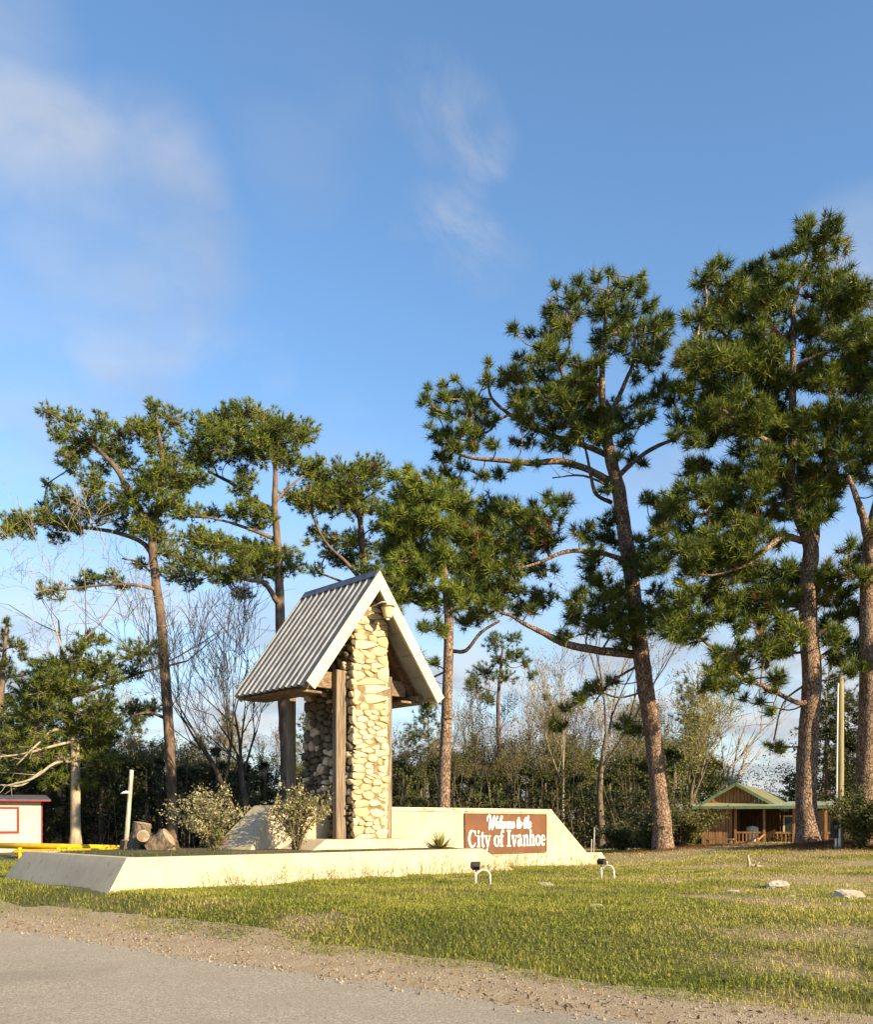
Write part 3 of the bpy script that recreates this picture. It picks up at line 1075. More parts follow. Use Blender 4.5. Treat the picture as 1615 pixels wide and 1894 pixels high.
def glyph(ch):
    """bold bookish letter as pen strokes (points, widths), unit em"""
    st = []
    if ch == 'C':
        p, a = arc(.37, .338, .265, .315, 48, 312, 26)
        st = [(p, .06 + .11 * np.clip(-np.cos(a), 0, 1) ** .8), (S((.585, .67), (.585, .44)), .06), (S((.54, .10), (.60, .17)), .07)]
    elif ch == 'i':
        st = [(S((.15, .0), (.15, .46)), .155), (S((.02, .435), (.16, .435)), .055), (S((.02, .025), (.28, .025)), .05), (arc(.145, .60, .035, .035, 0, 300, 8)[0], .09)]
    elif ch == 't':
        st = [(S((.15, .10), (.15, .60)), .145), (S((.01, .435), (.31, .435)), .06), (catmull(S((.15, .11), (.17, .04), (.24, .025), (.31, .08))), .075)]
    elif ch == 'y':
        st = [(S((.09, .46), (.27, .03)), .15), (S((.43, .46), (.21, -.13)), .06), (S((.22, -.12), (.10, -.16)), .10), (S((.0, .44), (.24, .44)), .045), (S((.33, .44), (.51, .44)), .045)]
    elif ch == 'o':
        st = [oval(.25, .23, .175, .205, .155, .06)]
    elif ch == 'f':
        st = [(S((.15, .0), (.15, .52)), .15), (catmull(S((.15, .50), (.17, .60), (.24, .655), (.32, .64), (.35, .58))), .09), (S((.01, .435), (.32, .435)), .06), (S((.02, .025), (.31, .025)), .05)]
    elif ch == 'I':
        st = [(S((.195, .0), (.195, .676)), .17), (S((.02, .65), (.37, .65)), .055), (S((.02, .025), (.37, .025)), .055)]
    elif ch == 'v':
        st = [(S((.09, .46), (.265, .0)), .15), (S((.43, .46), (.275, .0)), .06), (S((.0, .44), (.24, .44)), .045), (S((.33, .44), (.51, .44)), .045)]
    elif ch == 'a':
        st = [(catmull(S((.31, .27), (.18, .235), (.09, .16), (.09, .08), (.16, .035), (.26, .07), (.32, .12))), .10), (S((.335, .35), (.335, .04)), .145),
              (catmull(S((.09, .36), (.13, .43), (.23, .455), (.32, .42), (.335, .33))), .085), (S((.33, .03), (.48, .04)), .06)]
    elif ch == 'n':
        st = [(S((.14, .0), (.14, .46)), .145), (catmull(S((.18, .35), (.26, .43), (.34, .44), (.40, .40), (.415, .30))), np.linspace(.07, .14, 21)), (S((.415, .32), (.415, .0)), .145),
              (S((.02, .435), (.15, .435)), .05), (S((.02, .025), (.26, .025)), .05), (S((.31, .025), (.54, .025)), .05)]
    elif ch == 'h':
        st = [(S((.14, .0), (.14, .69)), .145), (catmull(S((.18, .35), (.26, .43), (.34, .44), (.40, .40), (.415, .30))), np.linspace(.07, .14, 21)), (S((.415, .32), (.415, .0)), .145),
              (S((.02, .665), (.15, .665)), .05), (S((.02, .025), (.26, .025)), .05), (S((.31, .025), (.54, .025)), .05)]
    elif ch == 'e':
        p, a = arc(.235, .235, .165, .20, 0, 318, 24)
        st = [(p, .065 + .10 * np.clip(-np.cos(a), 0, 1)), (S((.08, .25), (.415, .25)), .055), (S((.345, .26), (.40, .25)), .10)]
    return st


ADV = dict(C=.70, i=.30, t=.335, y=.50, o=.50, f=.345, I=.40, v=.49, a=.50, n=.56, h=.56, e=.46)
ADV[' '] = .24
line = 'City of Ivanhoe'
tw = sum(ADV[c] for c in line)
u_a, u_b = SU0 + .09, SU1 - .05
sx = (u_b - u_a) / tw
sy = .72
base_z = 1.0
pen = 0.0
FZ = VW - .055
for ch in line:
    if ch != ' ':
        b = MB()
        for pts, w in glyph(ch):
            ribbon(b, pts, w, lambda a, z, h, pen=pen: L(u_a + (pen + a) * sx, FZ - h, base_z + z * sy))
        b.build('letter', M['letter'], sg_)
    pen += ADV[ch]

# script line: connected brush letters
E_ = [(0, .30), (.25, .45), (.45, .75), (.32, 1.0), (.10, .80), (.08, .30), (.28, 0), (.62, .28)]
O_ = [(.38, 1.0), (.10, .85), (.05, .30), (.25, 0), (.50, .25), (.52, .75), (.38, 1.0), (.52, .80), (.82, .78)]


def off(p, dx):
    return [(x + dx, y) for x, y in p]


words_ = [
    [[(-.62, 1.35), (-.60, 1.85), (-.25, 2.25), (.02, 1.9), (.10, .7), (.18, -.25)], [(.18, -.25), (.55, .9), (.85, 2.1)], [(.85, 2.1), (.80, .8), (.86, -.25)], [(.86, -.25), (1.25, .9), (1.62, 2.05)],
     off(E_, 1.62), [(2.2, .28), (2.5, 1.2), (2.68, 1.95), (2.52, 2.05), (2.38, 1.3), (2.36, .3), (2.52, 0), (2.82, .28)],
     [(3.28, .82), (3.10, 1.0), (2.90, .70), (2.90, .22), (3.10, 0), (3.42, .28)], off(O_, 3.42),
     [(4.22, .8), (4.36, 1.0), (4.38, 0)], [(4.38, .5), (4.60, 1.0), (4.72, .85), (4.70, 0)], [(4.72, .5), (4.95, 1.0), (5.06, .85), (5.04, .2), (5.2, 0), (5.38, .2)], off(E_, 5.36)],
    [[(6.75, 1.85), (6.62, .6), (6.70, .1), (6.88, 0), (7.05, .3)], [(6.45, 1.30), (7.05, 1.36)], off(O_, 7.02)],
    [[(8.45, 1.85), (8.32, .6), (8.40, .1), (8.55, 0), (8.72, .3)], [(8.15, 1.30), (9.2, 1.40)], [(8.72, .3), (9.05, 1.5), (9.10, 2.05), (8.95, 2.0), (8.86, 1.0), (8.84, 0)], [(8.86, .5), (9.08, 1.0), (9.22, .85), (9.20, .2), (9.34, 0), (9.50, .25)], off(E_, 9.46)],
]
k_u = (13.97 - 12.02) / (10.1 + .62)
k_z = .16
for wd in words_:
    b = MB()
    for stq in wd:
        p = catmull(np.array(stq, float), 5)
        ribbon(b, np.stack([(p[:, 0] + .62 + .22 * p[:, 1]) * k_u, p[:, 1] * k_z], 1), .062, lambda a, z, h: L(11.97 + a, FZ - h, 1.555 + z), round_=True)
    b.build('script_word', M['letter'], sg_)
# ------------------------------------------------------------------ cabin under the pines
g_ = np.array((.906, -.423, 0))
r_ = np.array((.423, .906, 0))
CB = np.array((12.05, 43.0, 0))


def K(a, b, z):
    return CB + g_ * a + r_ * b + np.array((0, 0, z))


CW, CL, CG, CE, CR = 3.10, 13.0, .40, 2.55, 3.45      # width, length, ground, eave and ridge heights
cabin = thing('cabin', 'small brown board cabin with green metal roof and railed porch behind the pines', 'cabin', K(1.6, 4, CG))


def plank_wall(name, p0, p1, z0, z1fun, n, mat, parent, th=.03, seed=0):
    """upright boards side by side with open joints; heights follow z1fun along 0..1"""
    r = np.random.default_rng(seed)
    b = MB()
    p0, p1 = np.asarray(p0, float), np.asarray(p1, float)
    d = p1 - p0
    ln = np.linalg.norm(d)
    d /= ln
    nr = np.cross(d, (0, 0, 1))
    w = ln / n
    for i in range(n):
        x0, x1 = i * w + .006, (i + 1) * w - .006
        o = nr * r.uniform(0, .012)
        za, zb_ = z1fun(x0 / ln), z1fun(x1 / ln)
        b.hexa([p0 + d * x0 + o + (0, 0, z0), p0 + d * x1 + o + (0, 0, z0), p0 + d * x1 + o - nr * th + (0, 0, z0), p0 + d * x0 + o - nr * th + (0, 0, z0),
                p0 + d * x0 + o + (0, 0, za), p0 + d * x1 + o + (0, 0, zb_), p0 + d * x1 + o - nr * th + (0, 0, zb_), p0 + d * x0 + o - nr * th + (0, 0, za)])
    return tag(b.build(name, mat, parent), None, None, kind='stuff')


plank_wall('gable_boards', K(.0, -.02, 0), K(CW, -.02, 0), CE + .02, lambda t_: CE + .04 + (CR - CE - .10) * (1 - abs(t_ * 2 - 1)), 20, M['plank'], cabin, seed=1)
plank_wall('wall_boards', K(.02, 0, 0), K(1.36, 0, 0), CG - .1, lambda t_: CE - .03, 9, M['plank'], cabin, seed=2)
plank_wall('porch_wall_boards', K(1.36, .03, 0), K(1.36, 2.5, 0), CG, lambda t_: CE - .03, 14, M['porch_shade'], cabin, seed=3)
plank_wall('porch_back_boards', K(1.36, 2.5, 0), K(5.7, 2.5, 0), CG, lambda t_: CE - .03, 24, M['porch_shade'], cabin, seed=6)
plank_wall('side_wall_boards', K(CW, 2.55, 0), K(CW, CL, 0), CG, lambda t_: CE - .03, 48, M['plank'], cabin, seed=7)
plank_wall('far_wall_boards', K(.02, CL, 0), K(.02, .03, 0), CG - .1, lambda t_: CE - .03, 40, M['plank'], cabin, seed=4)
plank_wall('end_wall_boards', K(CW, CL, 0), K(.02, CL, 0), CG - .1, lambda t_: CE - .03, 9, M['plank'], cabin, seed=5)
cr = thing('roof', None, None, (0, 0, 0))
cr.location = (0, 0, 0)
cr.parent = cabin
ov, ovb = .38, .30
sl_ = (CR - CE) / (CW / 2)
for sg in (-1, 1):
    am = CW / 2
    ae = am + sg * (CW / 2 + ov)
    ze = CE - sl_ * ov
    b = MB()
    for k in range(24):                                 # standing-seam pans
        b0, b1 = -ovb + k * (CL + 2 * ovb) / 24, -ovb + (k + 1) * (CL + 2 * ovb) / 24 - .012
        o_ = .004 * (k % 2)
        p = [K(am, b0, CR + .02 + o_), K(am, b1, CR + .02 + o_), K(ae, b1, ze + .02 + o_), K(ae, b0, ze + .02 + o_)]
        p = p if sg > 0 else p[::-1]
        b.hexa([x - (0, 0, .035) for x in p] + p)
        b.hexa([K(am, b1, CR - .01), K(am, b1 + .03, CR - .01), K(ae, b1 + .03, ze - .01), K(ae, b1, ze - .01), K(am, b1, CR + .055), K(am, b1 + .03, CR + .055), K(ae, b1 + .03, ze + .055), K(ae, b1, ze + .055)])
    b.build('roof_slope', M['green_roof'], cr)
    beam('barge_board', K(am, -ovb - .02, CR - .03), K(ae, -ovb - .02, ze - .03), .04, .13, M['green_trim'], cr, bev=0)
    beam('fascia', K(ae, -ovb, ze - .04), K(ae, CL + ovb, ze - .04), .04, .12, M['green_trim'], cr, bev=0)
# low porch roof carried on past the gable
b = MB()
b.hexa([K(CW + .37, -.62, CE - .14), K(5.75, -.62, CE - .14), K(5.75, 2.7, CE + .10), K(CW + .37, 2.7, CE + .10),
        K(CW + .37, -.62, CE - .10), K(5.75, -.62, CE - .10), K(5.75, 2.7, CE + .15), K(CW + .37, 2.7, CE + .15)])
b.build('porch_roof', M['green_roof'], cr)
beam('fascia', K(CW + .37, -.64, CE - .17), K(5.75, -.64, CE - .17), .04, .13, M['green_trim'], cr, bev=0)
# pent roof under the gable
b = MB()
b.hexa([K(-.3, -.62, CE - .14), K(CW + .36, -.62, CE - .14), K(CW + .36, -.02, CE + .00), K(-.3, -.02, CE + .00),
        K(-.3, -.62, CE - .10), K(CW + .36, -.62, CE - .10), K(CW + .36, -.02, CE + .05), K(-.3, -.02, CE + .05)])
b.build('pent_roof', M['green_roof'], cr)
beam('fascia', K(-.3, -.64, CE - .17), K(CW + .36, -.64, CE - .17), .04, .13, M['green_trim'], cr, bev=0)
b = MB()
b.hexa([K(1.3, -.05, CG + .02), K(5.7, -.05, CG + .02), K(5.7, 2.48, CG + .02), K(1.38, 2.48, CG + .02), K(1.3, -.05, CG + .30), K(5.7, -.05, CG + .30), K(5.7, 2.48, CG + .30), K(1.38, 2.48, CG + .30)])
b.build('porch_floor', M['wood_h'], cabin)
for (a, bb) in ((1.50, -.03), (2.72, -.03), (3.95, -.03), (4.85, -.03), (5.25, -.03), (5.65, -.03)):
    beam('porch_post', K(a, bb, CG - .1), K(a, bb, CE - .04), .10, .10, M['plank'], cabin, up=r_, bev=0)
for (p, q_) in ((K(1.55, -.03, 1.27), K(2.68, -.03, 1.27)), (K(1.55, -.03, .84), K(2.68, -.03, .84)), (K(3.2, -.03, 1.27), K(5.6, -.03, 1.27)), (K(3.2, -.03, .84), K(5.6, -.03, .84))):
    beam('rail', p, q_, .05, .08, M['plank'], cabin, bev=0)
pick = None
for i in range(7):
    beam('picket', K(1.66 + i * .155, -.03, .88), K(1.66 + i * .155, -.03, 1.24), .05, .03, M['plank'], cabin, up=r_, bev=0)
for i in range(14):
    beam('picket', K(3.28 + i * .17, -.03, .88), K(3.28 + i * .17, -.03, 1.24), .05, .03, M['plank'], cabin, up=r_, bev=0)
wf = MB()
for (bb0, bb1, za, zb_) in ((3.3, 4.0, 1.98, 2.05), (3.3, 4.0, 1.20, 1.27), (3.3, 3.37, 1.27, 1.98), (3.93, 4.0, 1.27, 1.98)):
    wf.hexa([K(bb0, 2.40, za), K(bb1, 2.40, za), K(bb1, 2.46, za), K(bb0, 2.46, za), K(bb0, 2.40, zb_), K(bb1, 2.40, zb_), K(bb1, 2.46, zb_), K(bb0, 2.46, zb_)])
w_ = wf.build('window', M['shutter'], cabin)
b = MB()
b.hexa([K(3.36, 2.43, 1.26), K(3.94, 2.43, 1.26), K(3.94, 2.45, 1.26), K(3.36, 2.45, 1.26), K(3.36, 2.43, 1.99), K(3.94, 2.43, 1.99), K(3.94, 2.45, 1.99), K(3.36, 2.45, 1.99)])
b.build('pane', M['window'], w_)
beam('wall_plaque', K(.42, -.05, 2.12), K(.86, -.05, 2.16), .03, .09, M['red_brown'], cabin, bev=0)
# steps and the ramp at the wall foot
for k in range(2):
    b = MB()
    b.box(K(2.95, -.25 - .28 * k, CG + .16 - .13 * k), g_ * .42, r_ * .14, np.array((0, 0, .03)))
    b.build('step', M['wood_h'], cabin)
beam('step_rail', K(2.72, -.05, 1.2), K(2.55, -.85, .95), .05, .06, M['plank'], cabin, bev=0)
beam('step_post', K(2.55, -.85, .35), K(2.55, -.85, .98), .08, .08, M['plank'], cabin, up=g_, bev=0)
# things on the porch
for (a, bb, nm) in ((2.15, .55, 'white ribbed drum standing behind the porch railing'),):
    c = K(a, bb, CG + .30)
    o = thing('drum', nm, 'drum', c)
    b = MB()
    b.lathe(c, [(.25, 0), (.27, .02), (.27, .25), (.28, .27), (.27, .29), (.27, .52), (.28, .54), (.27, .56), (.27, .78), (.24, .80)], 20)
    b.build('barrel', M['curtain'], o)
    b = MB()
    b.lathe(c, [(.20, .80), (.20, .83), (.08, .835), (.07, .86)], 16)
    b.build('lid', M['pvc'], o)
# low bench table by the wall
c = K(.9, -.75, gz(*K(.9, -.75, 0)[:2]))
o = thing('bench', 'low weathered bench against the cabin board wall', 'bench', c)
b = MB()
b.box(c + (0, 0, .40), g_ * .62, r_ * .20, np.array((0, 0, .03)))
b.build('seat', M['wood_h'], o)
for s_ in (-1, 1):
    b = MB()
    b.box(c + g_ * .5 * s_ + (0, 0, .185), g_ * .04, r_ * .16, np.array((0, 0, .185)))
    b.build('leg', M['wood'], o)

# ------------------------------------------------------------------ shed at the left edge
SDD = 41.0
sc_ = P(75, 1560, SDD)
a_ = np.array((-.898, -.44, 0))          # along the visible wall, towards the left
n_ = np.array((-.44, .898, 0))           # into the shed


def Q(a, b, z):
    return np.array((sc_[0], sc_[1], 0)) + a_ * a + n_ * b + np.array((0, 0, z))


zs0, zs1 = .12, 2.64
shed = thing('roadside_shed', 'small cream shed with crimson trim and a shuttered window at the left', 'shed', Q(2, 1, .4))
b = MB()
b.hexa([Q(0, 0, zs0), Q(4.4, 0, zs0), Q(4.4, 2.6, zs0), Q(0, 2.6, zs0), Q(0, 0, zs1), Q(4.4, 0, zs1 + .02), Q(4.4, 2.6, zs1 + .02), Q(0, 2.6, zs1)])
b.build('wall', M['shed_cream'], shed)
b = MB()
b.hexa([Q(-.38, -.38, zs1 + .015), Q(4.7, -.38, zs1 + .02), Q(4.7, 2.9, zs1 + .30), Q(-.38, 2.9, zs1 + .30), Q(-.38, -.38, zs1 + .06), Q(4.7, -.38, zs1 + .065), Q(4.7, 2.9, zs1 + .345), Q(-.38, 2.9, zs1 + .345)])
b.build('roof', M['dark_roof'], shed)
beam('fascia', Q(-.36, -.40, zs1 + .005), Q(4.7, -.40, zs1 + .005), .03, .05, M['red'], shed, bev=0)
beam('corner_board', Q(-.012, .05, zs0), Q(-.012, .05, zs1), .10, .045, M['red'], shed, up=n_, bev=0)
for (p, q_) in ((Q(.86, -.03, 1.30), Q(3.4, -.03, 1.30)), (Q(.86, -.03, 2.34), Q(3.4, -.03, 2.34))):
    beam('window_trim', p, q_, .05, .09, M['red'], shed, bev=0)
for aa in (.905, 3.355):
    beam('window_trim', Q(aa, -.03, 1.345), Q(aa, -.03, 2.295), .09, .05, M['red'], shed, up=n_, bev=0)
for k in range(4):
    z0 = 1.35 + k * .236
    b = MB()
    b.hexa([Q(.97, -.045, z0), Q(3.3, -.045, z0), Q(3.3, -.01, z0), Q(.97, -.01, z0), Q(.97, -.022, z0 + .222), Q(3.3, -.022, z0 + .222), Q(3.3, -.01, z0 + .222), Q(.97, -.01, z0 + .222)])
    b.build('shutter_slat', M['shutter'], shed)

# ------------------------------------------------------------------ yellow pipe barrier lying beyond the planter
yg = thing('pipe_barrier', 'yellow painted pipe barrier laid low beside the cream shed', 'barrier', P(110, 1590, 25.5))
pa, pb = P(-60, 1563, 26.0), P(236, 1568, 24.6)
b = MB()
b.tube([pa, pa * .5 + pb * .5, pb], [.085, .08, .06], 14)
b.build('upper_pipe', M['yellow'], yg)
pc, pd = P(28, 1574, 25.2), P(206, 1572, 24.5)
b = MB()
b.tube([pc + (-.05, 0, -.05), pc, pc * .5 + pd * .5, pd, pd + (.25, .05, .05)], .048, 12)
b.build('lower_pipe', M['yellow'], yg)
for px in (36, 108, 128, 199):
    b = MB()
    t_ = (px - 28) / 178
    p = pc * (1 - t_) + pd * t_
    b.tube([p + (0, 0, .09), p + (0, 0, -.10), p + (0, 0, -.35)], .05, 10)
    b.build('bracket', M['yellow'], yg)
for px in (-30, 150):
    p = P(px, 1570, 25.4)
    b = MB()
    b.tube([np.array((p[0], p[1], gz(p[0], p[1]) - .1)), p + (0, 0, .03)], .06, 10)
    b.build('post', M['yellow'], yg)

# leaning white post with a tap-like fitting
p0, p1 = P(232, 1568, 23.6), P(243, 1424, 23.6)
wp = thing('leaning_post', 'leaning whitewashed post with a white fitting beside the logs', 'post', p0)
b = MB()
b.tube([p0 * (1 - k) + p1 * k for k in np.linspace(0, 1, 8)], np.linspace(.062, .050, 8), 10, wob=.03)
b.build('shaft', M['old_post'], wp)
pm = P(238, 1466, 23.55)
b = MB()
b.tube([pm + (.02, 0, 0), pm + (-.06, -.02, .01), pm + (-.12, -.04, .0), pm + (-.19, -.05, -.03)], [.022, .038, .026, .016], 10)
b.build('fitting', M['pvc'], wp)
b = MB()
b.lathe(p0 + (-.02, -.04, .0), [(.10, -.05), (.12, .05), (.10, .16), (.07, .2)], 12)
b.build('foot', M['grey_bark'], wp)

# logs and stumps on the planter soil


def log(name, label, base, top, r0, r1, bark='log_bark', rough=.06):
    base, top = np.asarray(base, float), np.asarray(top, float)
    o = thing(name, label, 'log' if 'log' in name else 'stump', base, 'cut logs on the planter soil')
    b = MB()
    pts = [base * (1 - k) + top * k for k in np.linspace(0, 1, 7)]
    b.tube(pts, np.linspace(r0, r1, 7) * (1 + rng.uniform(-.06, .06, 7)), 16, cap=False, wob=rough)
    b.build('bark', M[bark], o)
    d = (top - base) / np.linalg.norm(top - base)
    for p, r, s_ in ((top, r1, 1), (base, r0, -1)):
        b = MB()
        b.lathe(p, [(r * .99, -.02 * s_), (r * .97, .006 * s_), (r * .55, .014 * s_), (.012, .012 * s_)], 16, d)
        b.build('cut_face', M['log_end'], o)
    return o


log('stump', 'tall broken grey stump, tallest of the cut logs by the leaning post', P(254, 1578, 22.6), P(263, 1522, 22.6), .24, .20, rough=.12)
log('log', 'round log end pointing at the road between stump and tilted log', P(270, 1556, 22.5), P(264, 1546, 21.9), .155, .15, rough=.07)
log('log', 'thick log tilted up on its side, nearest the flowering shrubs', P(278, 1572, 22.3), P(313, 1548, 22.3), .25, .245, rough=.05)
log('stump', 'short dark root piece leaning at the foot of the leaning post', P(243, 1578, 22.7), P(249, 1540, 22.7), .13, .09, bark='grey_bark', rough=.15)
log('log', 'small split log lying under the tilted log', P(300, 1580, 22.0), P(322, 1572, 22.2), .07, .07, rough=.1)

# ------------------------------------------------------------------ ground flood lights


def flood(label, px, py, d, turn, tilt):
    c = P(px, py, d)
    c[2] = gz(c[0], c[1])
    o = thing('flood_light', label, 'spotlight', c, 'flood lights on bent white pipes in the grass')
    rt = np.array((math.cos(turn), math.sin(turn), 0))
    fw = np.array((-math.sin(turn), math.cos(turn), 0))
    b = MB()
    h_ = .30
    arcp = [c + rt * .0 + (0, 0, z) for z in (-.05, .12, h_ - .04)]
    b.tube(arcp, .020, 10)
    b.build('pipe', M['pvc'], o)
    b = MB()
    pts = [c + rt * (.14 * (1 - math.cos(a)) + .02) + np.array((0, 0, h_ - .13 + .14 * math.sin(a))) for a in np.linspace(.35, math.pi - .1, 10)]
    pts.append(c + rt * .31 + np.array((0, 0, -.05)))
    b.tube(pts, .017, 10)
    b.build('conduit_bend', M['pvc'], o)
    up = np.array((0, 0, 1.0))
    f2 = fw * math.cos(tilt) + up * math.sin(tilt)
    u2 = np.cross(rt, f2)
    hc = c + (0, 0, h_ + .09)
    b = MB()
    b.hexa([hc + rt * x * s1 + u2 * z * s1 + f2 * y for y, s1 in ((-.07, .75), (.05, 1.0)) for x, z in ((-.10, -.07), (.10, -.07), (.10, .07), (-.10, .07))])
    hd = b.build('housing', M['black'], o)
    b = MB()
    b.box(hc + f2 * .055, rt * .085, u2 * .058, f2 * .004)
    b.build('lens', M['lens'], hd)
    b = MB()
    for k in range(6):
        b.box(hc - f2 * .075 + rt * (-.07 + .028 * k), rt * .004, u2 * .045, f2 * .02)
    tag(b.build('fins', M['black'], hd), None, None, kind='stuff')
    b = MB()
    b.tube([c + (0, 0, h_ - .06), c + (0, 0, h_ + .0), hc - f2 * .06], .014, 8)
    b.build('knuckle', M['black'], o)


flood('black flood light on a bent white pipe before the planter front', 880, 1642, 19.3, .12, .75)
flood('black flood light on a bent white pipe past the right end of the sign wall', 1113, 1624, 22.0, -.5, .15)

# ------------------------------------------------------------------ utility pole with conduit and meter box
pp = P(1555, 1578, 30.0)
pp[2] = gz(pp[0], pp[1])
up_ = thing('utility_pole', 'slim weathered utility pole with white conduit and dark meter box', 'utility pole', pp)
top_ = P(1557, 1246, 30.0)
b = MB()
b.tube([pp + (0, 0, -.3), pp * .66 + top_ * .34, pp * .33 + top_ * .67, top_], [.105, .10, .092, .085], 14, wob=.01)
b.build('shaft', M['pole_wood'], up_)
b = MB()
cp = np.array((-.135, -.03, 0))
b.tube([pp + cp, pp * .5 + top_ * .5 + cp * .95, P(1551, 1272, 29.97), P(1552, 1264, 29.97)], .022, 8)
b.build('conduit', M['pvc'], up_)
bx = P(1545.5, 1534, 29.9)
b = MB()
b.box(bx, (.12, 0, 0), (0, .08, 0), (0, 0, .27))
mb_o = b.build('meter_box', M['black'], up_)
b = MB()
b.lathe(bx + (0, -.08, .08), [(.07, 0), (.07, .06), (.03, .075)], 14, (0, -1, 0))
b.build('meter', M['lens'], mb_o)
b = MB()
b.tube([P(1547, 1548, 29.9), P(1546.5, 1583, 29.9)], .03, 8)
b.build('lower_conduit', M['pvc'], up_)
b = MB()
b.tube([P(1555, 1494, 29.85), P(1554, 1515, 29.85), P(1553, 1545, 29.86), P(1554, 1570, 29.87)], .05, 8, wob=.06)
b.build('wrapping', M['pvc'], up_)
b = MB()
b.lathe(P(1548, 1502, 29.8), [(.02, -.06), (.06, -.04), (.06, .04), (.02, .06)], 10, (1, -.3, .2))
b.build('insulator', M['pvc'], up_)

# two thin stakes beside the bushes right of the sign wall
for px, lab in ((1093, 'thin grey metal stake right of the sign wall, shorter of two'), (1098, 'thin grey metal stake right of the sign wall, taller of two')):
    hgt = 1552 if px == 1093 else 1530
    q0, q1 = P(px, 1580, 33), P(px + 2, hgt, 33)
    b = MB()
    b.tube([q0 - (0, 0, .3), q1], .022, 8)
    o = b.build('metal_stake', M['galv'], None, org=q0)
    tag(o, lab, 'stake', 'metal stakes by the bushes')

# ------------------------------------------------------------------ rocks and a broken branch in the grass


def ico(n=2):
    import bmesh
    bm = bmesh.new()
    bmesh.ops.create_icosphere(bm, subdivisions=n, radius=1.0)
    v = np.array([x.co[:] for x in bm.verts])
    f = np.array([[x.index for x in fa.verts] for fa in bm.faces])
    bm.free()
    return v, f


ICO2 = ico(3)
ICO1 = (np.array([(1, 0, 0), (-1, 0, 0), (0, 1, 0), (0, -1, 0), (0, 0, 1), (0, 0, -1)], float), np.array([(0, 2, 4), (2, 1, 4), (1, 3, 4), (3, 0, 4), (2, 0, 5), (1, 2, 5), (3, 1, 5), (0, 3, 5)]))


def rock(label, px, py, d, sx, sy, sz, seed):
    c = P(px, py, d)
    c[2] = gz(c[0], c[1])
    v, f = ICO2
    r = np.random.default_rng(seed)
    k = np.ones(len(v))
    for _ in range(14):
        n = r.normal(size=3)
        n /= np.linalg.norm(n)
        h = r.uniform(.55, .95)
        dp = v @ n * k
        k = np.where(dp > h, k * h / np.maximum(dp, 1e-6), k)
    w = v * k[:, None] * (1 + .05 * r.normal(size=(len(v), 1)))
    b = MB()
    b.add(c + w * np.array((sx, sy, sz)) + (0, 0, sz * .25), f, None, False)
    tag(b.build('rock', M['rock'], None, org=c), label, 'rock', 'pale rocks in the grass')


rock('largest pale rock in the grass, two humps, near the right edge', 1567, 1678, 15.6, .30, .2, .14, 1)
rock('pale cracked rock in the grass below the straw mound', 1442, 1641, 18.4, .27, .2, .13, 2)
rock('low flat buff rock in the grass right of the flood light', 1012, 1647, 18.6, .16, .15, .06, 3)
rock('small low buff stone in the middle of the grass', 1103, 1705, 14.2, .13, .12, .05, 4)
rock('small grey stone below the cracked rock', 1355, 1672, 16.4, .15, .1, .05, 5)
rock('flat stone near the largest pale rock', 1463, 1680, 15.8, .10, .08, .04, 6)
c = P(1385, 1606, 25.0)
c[2] = gz(c[0], c[1])
o = thing('broken_branch', 'broken grey branch stub sticking up from the grass before the cabin', 'branch', c)
b = MB()
b.tube([c + (0, 0, -.1), c + (.02, 0, .15), c + (-.02, 0, .34)], [.05, .045, .03], 8, wob=.1)
b.tube([c + (0, 0, .05), c + (.18, .02, .06), c + (.42, .05, .02)], [.045, .04, .02], 7, wob=.1)
b.tube([c + (.18, 0, .05), c + (.30, -.02, .16)], [.03, .012], 6, wob=.1)
b.build('wood', M['pale_bark'], o)
c = P(1225, 1628, 20.0)
c[2] = gz(c[0], c[1])
o = thing('dry_stick', 'short dark dry stick leaning in the grass right of the sign wall', 'stick', c)
b = MB()
b.tube([c + (.10, 0, .0), c + (0, 0, .10), c + (-.09, 0, .24)], [.018, .015, .008], 6, wob=.1)
b.build('wood', M['grey_bark'], o)
# ------------------------------------------------------------------ trees
def needles(mb, pos, dirs, m, ln, w, cols, r, spread=1.0):
    """bursts of long needles: m per tuft"""
    n = len(pos)
    d = dirs[:, None, :] * r.uniform(.15, 1.15, (n, m, 1)) + spread * .62 * r.normal(size=(n, m, 3))
    d[..., 2] += .12
    d /= np.linalg.norm(d, axis=2)[..., None] + 1e-9
    ln = ln * r.uniform(.62, 1.18, (n, 1, 1))
    L_ = ln * r.uniform(.60, 1.1, (n, m, 1))
    base = pos[:, None, :] + dirs[:, None, :] * r.uniform(-.35, .15, (n, m, 1)) * ln
    side = np.cross(d, r.normal(size=(n, m, 3)))
    side /= np.linalg.norm(side, axis=2)[..., None] + 1e-9
    tip = base + d * L_
    tip[..., 2] -= .10 * L_[..., 0] * (1 - np.abs(d[..., 2]))
    v = np.stack([base - side * w * .5, base + side * w * .5, tip], 2).reshape(-1, 3)
    c = np.repeat((cols[:, None, :] * r.uniform(.8, 1.2, (n, m, 1))).reshape(-1, 3), 3, 0)
    mb.add(v, np.arange(n * m * 3).reshape(-1, 3), c.reshape(-1, 3))


